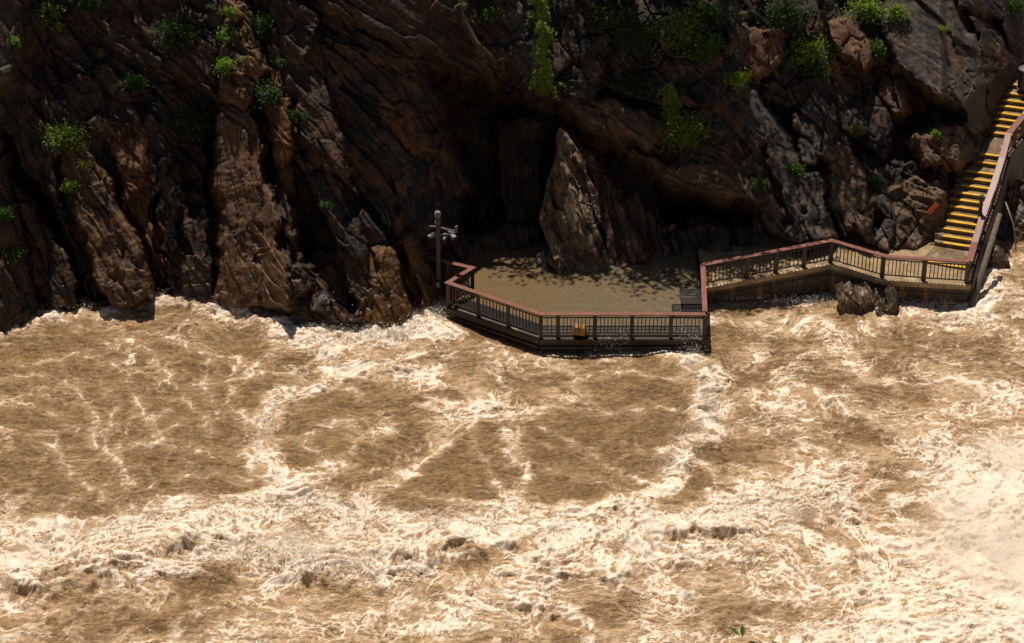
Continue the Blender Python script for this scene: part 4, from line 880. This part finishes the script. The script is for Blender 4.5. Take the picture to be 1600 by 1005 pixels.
# kind, px, py, radius px, colour, label
PL = [('shrub', 105, 212, 27, 'b', 'bright green feathery shrub on the leftmost lit buttress'), ('tuft', 135, 258, 16, 'y', 'yellow dry grass tuft just below the feathery shrub'),
 ('shrub', 106, 290, 8, 'b', 'tiny bright fern on the left buttress under the yellow grass'), ('shrub', 10, 336, 9, 'g', 'small green plant at the far left edge of the cliff'),
 ('shrub', 22, 398, 10, 'g', 'small creeping plant low on the far left rock'), ('shrub', 78, 16, 17, 'b', 'light green shrub at the top left corner of the cliff'),
 ('tuft', 95, 42, 15, 'b', 'drooping green plant trailing below the top left shrub'), ('shrub', 24, 62, 9, 'b', 'little green plant beside the grey top left slab'),
 ('shrub', 138, 4, 14, 'd', 'dark green shrub cut by the top edge near the left'), ('tuft', 160, 84, 14, 's', 'faded grass tuft in the shade of the upper left cliff'),
 ('shrub', 215, 128, 14, 'd', 'dim shrub on the shaded rock between two lit patches'), ('shrub', 305, 190, 30, 'd', 'wide dark fern bush left of the tall buttress top'),
 ('shrub', 275, 50, 22, 'd', 'dark leafy bush in upper left shadow'), ('tuft', 360, 22, 20, 'b', 'bright plant on the crest above the tall buttress'), ('shrub', 356, 52, 12, 'b', 'leafy bright clump under the crest plant'),
 ('shrub', 350, 102, 13, 'b', 'green clump halfway down the buttress crest'), ('tuft', 382, 92, 13, 's', 'straw coloured grass on the buttress crest'), ('shrub', 412, 38, 26, 'g', 'large green bush right of the buttress crest'),
 ('tuft', 438, 100, 16, 'd', 'dark grass clump below the large green bush'), ('tuft', 462, 184, 22, 'd', 'dark green grass mound in the shaded middle cliff'), ('shrub', 425, 150, 20, 'd', 'dim ivy patch right of the tall buttress'),
 ('tuft', 510, 322, 14, 'd', 'dim grass tuft above the golden wet rocks'), ('tuft', 724, 12, 13, 's', 'grass tuft where the mossy root leaves the cliff'), ('shrub', 768, 20, 12, 'g', 'mossy little shrub on the grey slab above the cave'),
 ('hang', 840, 12, 20, 'b', 'topmost bright hanging fern above the cave'), ('hang', 848, 56, 17, 'b', 'middle bright hanging fern between two others'), ('hang', 850, 104, 25, 'b', 'largest bright hanging fern, lowest of the three above the cave'),
 ('shrub', 856, 188, 13, 'g', 'small green plants on the cave lip above the pinnacle'), ('shrub', 955, 30, 26, 'g', 'dark shrub at the top edge right of the hanging ferns'), ('shrub', 1000, 50, 24, 'd', 'dark leafy shrub beside the topmost ferny ledge'),
 ('shrub', 1066, 40, 32, 'b', 'broad green bush on the upper ledge in the middle right'), ('shrub', 1105, 70, 20, 'g', 'green shrub spilling right of the broad bush'), ('tuft', 1135, 78, 14, 's', 'pale grass at the start of the right slab'),
 ('shrub', 1156, 120, 12, 'b', 'bright little shrub on the edge of the right slab'), ('hang', 1052, 165, 26, 'b', 'big green fern hanging on the ledge above the walkway cave'), ('shrub', 1068, 200, 30, 'b', 'rounded bush under the big green fern'),
 ('tuft', 1028, 200, 18, 'g', 'grassy clump left of the rounded bush'), ('tuft', 1106, 206, 12, 's', 'yellowish grass right of the rounded bush'), ('shrub', 990, 128, 12, 'd', 'dim plant on the brown lip left of the big fern'),
 ('shrub', 1265, 76, 26, 'b', 'fresh green bush growing from the orange rocks'), ('shrub', 1276, 110, 11, 'g', 'small plant trailing under the fresh green bush'), ('tuft', 1158, 24, 12, 's', 'thin grass at the top edge right of the middle'),
 ('shrub', 1225, 10, 28, 'd', 'dark bush at the top edge above the orange rocks'), ('tuft', 1226, 108, 13, 'd', 'dull grass hanging left of the fresh bush'), ('shrub', 1354, 14, 22, 'b', 'brilliant yellow green shrub at the head of the big slab'),
 ('shrub', 1400, 16, 13, 'b', 'small brilliant shrub on the top of the big slab'), ('shrub', 1368, 78, 16, 'g', 'leafy plant beside the left edge of the big slab'), ('tuft', 1386, 84, 18, 'g', 'green grass at the left edge of the big slab'),
 ('tuft', 1475, 46, 11, 'b', 'lone bright tuft in the middle of the big slab'), ('tuft', 1336, 206, 19, 's', 'dry green grass tuft on the jointed rocks'), ('shrub', 1246, 262, 9, 'g', 'thin creeping plant in the joint above the walkway'),
 ('shrub', 1362, 282, 9, 'g', 'small green plant in a crack above the rubble'), ('shrub', 1585, 4, 16, 'g', 'green shrub in the top right corner'), ('shrub', 1462, 208, 5, 'b', 'tiny sprig on the brown blocks left of the stairs'),
 ('shrub', 1183, 285, 7, 'g', 'small sprig on the lit slab over the left walkway end'), ('shrub', 1100, 20, 24, 'd', 'dark bush touching the top edge right of centre')]
for kind, a, b_, r_, col, lab in PL:
    p = on_cliff(a, b_ + r_ * .35) + np.array([0, -.04, .03]); r = r_ / 38 * (.82 if a < 480 else 1) * (1.65 if kind == 'shrub' and col == 'd' else 1.35 if kind == 'shrub' else 1.1)
    nm = {'shrub': 'shrub', 'tuft': 'grass_tuft', 'hang': 'hanging_fern'}[kind]; t = empty(nm, p, lab, {'shrub': 'shrub', 'tuft': 'grass', 'hang': 'fern'}[kind])
    if kind == 'shrub': shrub(p, r * .95, r * .9, int(150 + 1400 * r), .12, t, LM[col])
    elif kind == 'tuft': tuft(p, r * .95, r * 1.2, int(50 + 130 * r), 1.3, t, LM[col])
    else: hangfern(p, r, t, LM[col])
# trees on the brow above, throwing broken shade down the wall; last two added to darken the platform back
def brow_tree(x, y, z, r, seed, label):
    rr_ = random.Random(seed); t = empty('brow_tree', (x, y + 2.2, z - 2.5), label, 'tree', 'trees on the cliff brow'); c = Vector((x, y, z))
    m = MB(); m.tube([(x, y + 2.2, z - 2.5), (x + .1, y + 1.2, z - 1), tuple(c)], [.16, .12, .05], 7); m.build('trunk', M_STEM, t); m = MB()
    cl = [c + Vector((rr_.gauss(0, r * .5), rr_.gauss(0, r * .4), rr_.gauss(0, r * .35))) for _ in range(26)]
    for q in cl:
        s_ = r * rr_.uniform(.12, .26)
        for k in range(42): leafquad(m, q + Vector((rr_.gauss(0, s_), rr_.gauss(0, s_), rr_.gauss(0, s_))), Vector((rr_.gauss(0, 1), rr_.gauss(0, 1), rr_.gauss(0, 1))), Vector((.1, .2, 1)), .26, .07)
    m.build('crown', LM['g'], t)
for k, (x, y, z, r) in enumerate([(-19, 8, 14.6, 2.2), (-14.5, 8.6, 15.5, 2.3), (-9.5, 8.4, 15.2, 1.8), (-5, 8.8, 15.4, 2.4), (-.5, 8.6, 15.2, 2.2), (4.4, 7.6, 15.0, 2.0), (7.8, 7.9, 15.6, 2.3), (12, 10, 16, 1.8), (3.9, 8.7, 15.2, 1.5), (5.8, 8.6, 15.4, 1.7)]):
    brow_tree(x, y, z, r, 50 + k, 'leafy tree on the cliff brow, the one directly above ' + ['the far left slab', 'the leftmost buttress', 'the tall buttress', 'the golden wet rocks', 'the platform corner', 'the hanging ferns', 'the rounded bush', 'the fresh green bush', 'the pinnacle and its right foot, added for shade', 'the back of the platform, added for shade'][k])
# ================================================================== SPRAY
def spray(name, spots, seed, label=None):
    r = np.random.default_rng(seed); V = []; F = []
    base = np.array([(1, 0, 0), (-1, 0, 0), (0, 1, 0), (0, -1, 0), (0, 0, 1), (0, 0, -1)], np.float32)
    fc = np.array([(0, 2, 4), (2, 1, 4), (1, 3, 4), (3, 0, 4), (2, 0, 5), (1, 2, 5), (3, 1, 5), (0, 3, 5)])
    for (p, sx, sy, sz, n, sr) in spots:
        q = np.array(p) + np.stack([r.normal(0, sx, n), r.normal(0, sy, n), np.abs(r.normal(0, sz, n))], 1); s_ = sr * r.uniform(.4, 1.3, n) ** 2
        V.append((q[:, None, :] + base[None] * s_[:, None, None]).reshape(-1, 3)); F.append((fc[None] + (np.arange(n) * 6)[:, None, None]).reshape(-1, 3))
    k = 0; FF = []
    for v, f in zip(V, F): FF.append(f + k); k += len(v)
    V = np.concatenate(V); FF = np.concatenate(FF).astype(np.int32); me = bpy.data.meshes.new(name)
    me.vertices.add(len(V)); me.vertices.foreach_set('co', V.astype(np.float32).ravel()); me.loops.add(FF.size); me.loops.foreach_set('vertex_index', FF.ravel())
    me.polygons.add(len(FF)); me.polygons.foreach_set('loop_start', np.arange(0, FF.size, 3, dtype=np.int32)); me.update(calc_edges=True)
    o = link_mesh(name, me, M_SPRAY); return tag(o, kind='stuff')
M_SPRAY, N, L, B = mat('spray_drops'); B.inputs['Base Color'].default_value = (.75, .66, .55, 1); B.inputs['Roughness'].default_value = .3
sp = []
def along(pts, n, sx, sz, cnt, sr, z=.25):
    P = [atz(a, b_, 0) for a, b_ in pts]
    for k in range(n):
        t_ = k / max(1, n - 1) * (len(P) - 1); i = min(int(t_), len(P) - 2); q = lerp(P[i], P[i + 1], t_ - i); sp.append(((q[0], q[1], z), sx, sx, sz, int(cnt * 1.3), sr * 1.3))
along([(0, 860), (160, 850), (270, 815), (380, 815), (480, 800), (600, 830), (760, 825), (950, 860), (1050, 835), (1150, 820), (1230, 780)], 50, .5, .18, 260, .012, .3)
along([(60, 910), (300, 885), (450, 880), (560, 895), (680, 880)], 24, .5, .22, 260, .012, .35)
along([(1075, 545), (1100, 600), (1110, 660), (1070, 700), (1040, 740)], 20, .28, .14, 200, .011, .2)
along([(460, 525), (560, 530), (640, 520), (690, 490)], 20, .35, .15, 220, .011, .2)
along([(480, 590), (420, 655), (406, 700), (430, 750)], 12, .2, .08, 120, .010, .15)
along([(1440, 760), (1500, 720), (1560, 700)], 14, .5, .3, 120, .010, .35)
along([(1060, 540), (1095, 545)], 6, .15, .3, 200, .011, .1); along([(935, 545), (975, 545)], 6, .15, .28, 160, .010, .05)
along([(450, 500), (480, 470), (520, 505)], 8, .4, .5, 110, .011, .1); along([(60, 492), (250, 470), (420, 480)], 16, .25, .15, 90, .01, .1); along([(560, 515), (690, 475)], 8, .25, .2, 120, .01, .1)
along([(1400, 482), (1500, 480)], 10, .2, .15, 90, .010, .1); along([(1130, 470), (1300, 478)], 10, .2, .12, 80, .010, .1)
spray('water_spray', sp, 3)
M_MIST = bpy.data.materials.new('drifting_mist'); M_MIST.use_nodes = True; N = M_MIST.node_tree.nodes; L = M_MIST.node_tree.links; N.remove(N['Principled BSDF'])
pv = N.new('ShaderNodeVolumePrincipled'); pv.inputs['Color'].default_value = (.97, .93, .86, 1); pv.inputs['Anisotropy'].default_value = .2
tc_ = N.new('ShaderNodeTexCoord'); tn_ = tex_noise(N, L, 1.3, 5, .6, dist=.8); vm = N.new('ShaderNodeVectorMath'); vm.operation = 'SUBTRACT'; vm.inputs[1].default_value = (.5, .5, .5); L.new(tc_.outputs['Generated'], vm.inputs[0])
vl = N.new('ShaderNodeVectorMath'); vl.operation = 'LENGTH'; L.new(vm.outputs[0], vl.inputs[0]); fa = N.new('ShaderNodeMapRange'); fa.inputs[1].default_value = .5; fa.inputs[2].default_value = .12; L.new(vl.outputs['Value'], fa.inputs[0])
nr = N.new('ShaderNodeMapRange'); nr.inputs[1].default_value = .38; nr.inputs[2].default_value = .68; L.new(tn_.outputs[0], nr.inputs[0])
mu = N.new('ShaderNodeMath'); mu.operation = 'MULTIPLY'; L.new(fa.outputs[0], mu.inputs[0]); L.new(nr.outputs[0], mu.inputs[1]); mv = N.new('ShaderNodeMath'); mv.operation = 'MULTIPLY'; mv.inputs[1].default_value = 1.5; L.new(mu.outputs[0], mv.inputs[0])
L.new(mv.outputs[0], pv.inputs['Density']); L.new(pv.outputs[0], N['Material Output'].inputs['Volume'])
for (a, b_, rx, ry, rz) in [(1555, 850, 3.6, 4.2, 1.1), (480, 850, 1.8, 1.0, .6), (60, 880, 2.2, 1.2, .6), (1590, 710, 2.2, 1.5, .7), (1240, 800, 1.2, 1.0, .45)]:
    c_ = atz(a, b_, .3); m = MB(); n_ = 18; V = []; F = []
    for i in range(n_ + 1):
        for j in range(n_): t1 = math.pi * i / n_; t2 = 2 * math.pi * j / n_; V.append((c_[0] + rx * math.sin(t1) * math.cos(t2), c_[1] + ry * math.sin(t1) * math.sin(t2), c_[2] + rz * math.cos(t1)))
    for i in range(n_):
        for j in range(n_): F.append((i * n_ + j, i * n_ + (j + 1) % n_, (i + 1) * n_ + (j + 1) % n_, (i + 1) * n_ + j))
    m.add(V, F); tag(m.build('spray_mist', M_MIST), kind='stuff')
# ================================================================== NEAR BANK AND SAPLING (foot of the picture)
xs = np.linspace(-60, 60, 61); ts = np.linspace(0, 1, 60); XX, TT = np.meshgrid(xs, ts)
YY = -112 + TT * 76; ZZ = np.where(YY < -79, 46.5 + 0 * YY, 46.5 - (YY + 79) * 1.16) ; XX = XX.astype(np.float32); ZZ = ZZ + .5 * fbm(XX / 5, (YY / 5).astype(np.float32), 500, 3)
nb = grid_mesh('near_bank', np.stack([XX, YY, ZZ], -1), {}, simple('bank_soil', (.06, .05, .035), (.12, .10, .07), 1, .9, .6, .1, 4), smooth=True); tag(nb, kind='structure')
tip = CAM + ray(1187, 1001) * 17.0; gz_ = 46.5 - (tip[1] + 79) * 1.16; t = empty('sapling', (tip[0], tip[1], gz_), 'leafy sapling tip poking up at the bottom edge of the picture', 'tree')
m = MB(); T_ = Vector(tip); m.tube([(tip[0] + .3, tip[1] - .2, gz_ - .2), (tip[0] + .15, tip[1] - .1, (gz_ + tip[2]) / 2), tuple(T_ + Vector((.02, 0, -.12))), tuple(T_)], [.05, .03, .008, .003], 7); m.build('trunk', M_STEM, t)
m = MB()
for k in range(160):
    h_ = rp_.random() ** 1.3 * 2.2 + .13; leafquad(m, T_ + Vector((rp_.gauss(0, .12 + h_ * .2), rp_.gauss(0, .12 + h_ * .2), -h_)), rv(1), Vector((0, 0, 1)), .1, .02)
for dx, dz, l_, a_ in ((-.01, -.03, .075, 2.75), (.0, -.055, .085, 3.6), (.03, -.06, .08, .2), (-.01, -.10, .085, 3.2)):
    leafquad(m, T_ + Vector((dx, 0, dz)), Vector((math.cos(a_), 0, math.sin(a_) * .6 + .05)), Vector((0, -.8, .6)), l_, l_ * .16)
m.build('crown', LM['g'], t)
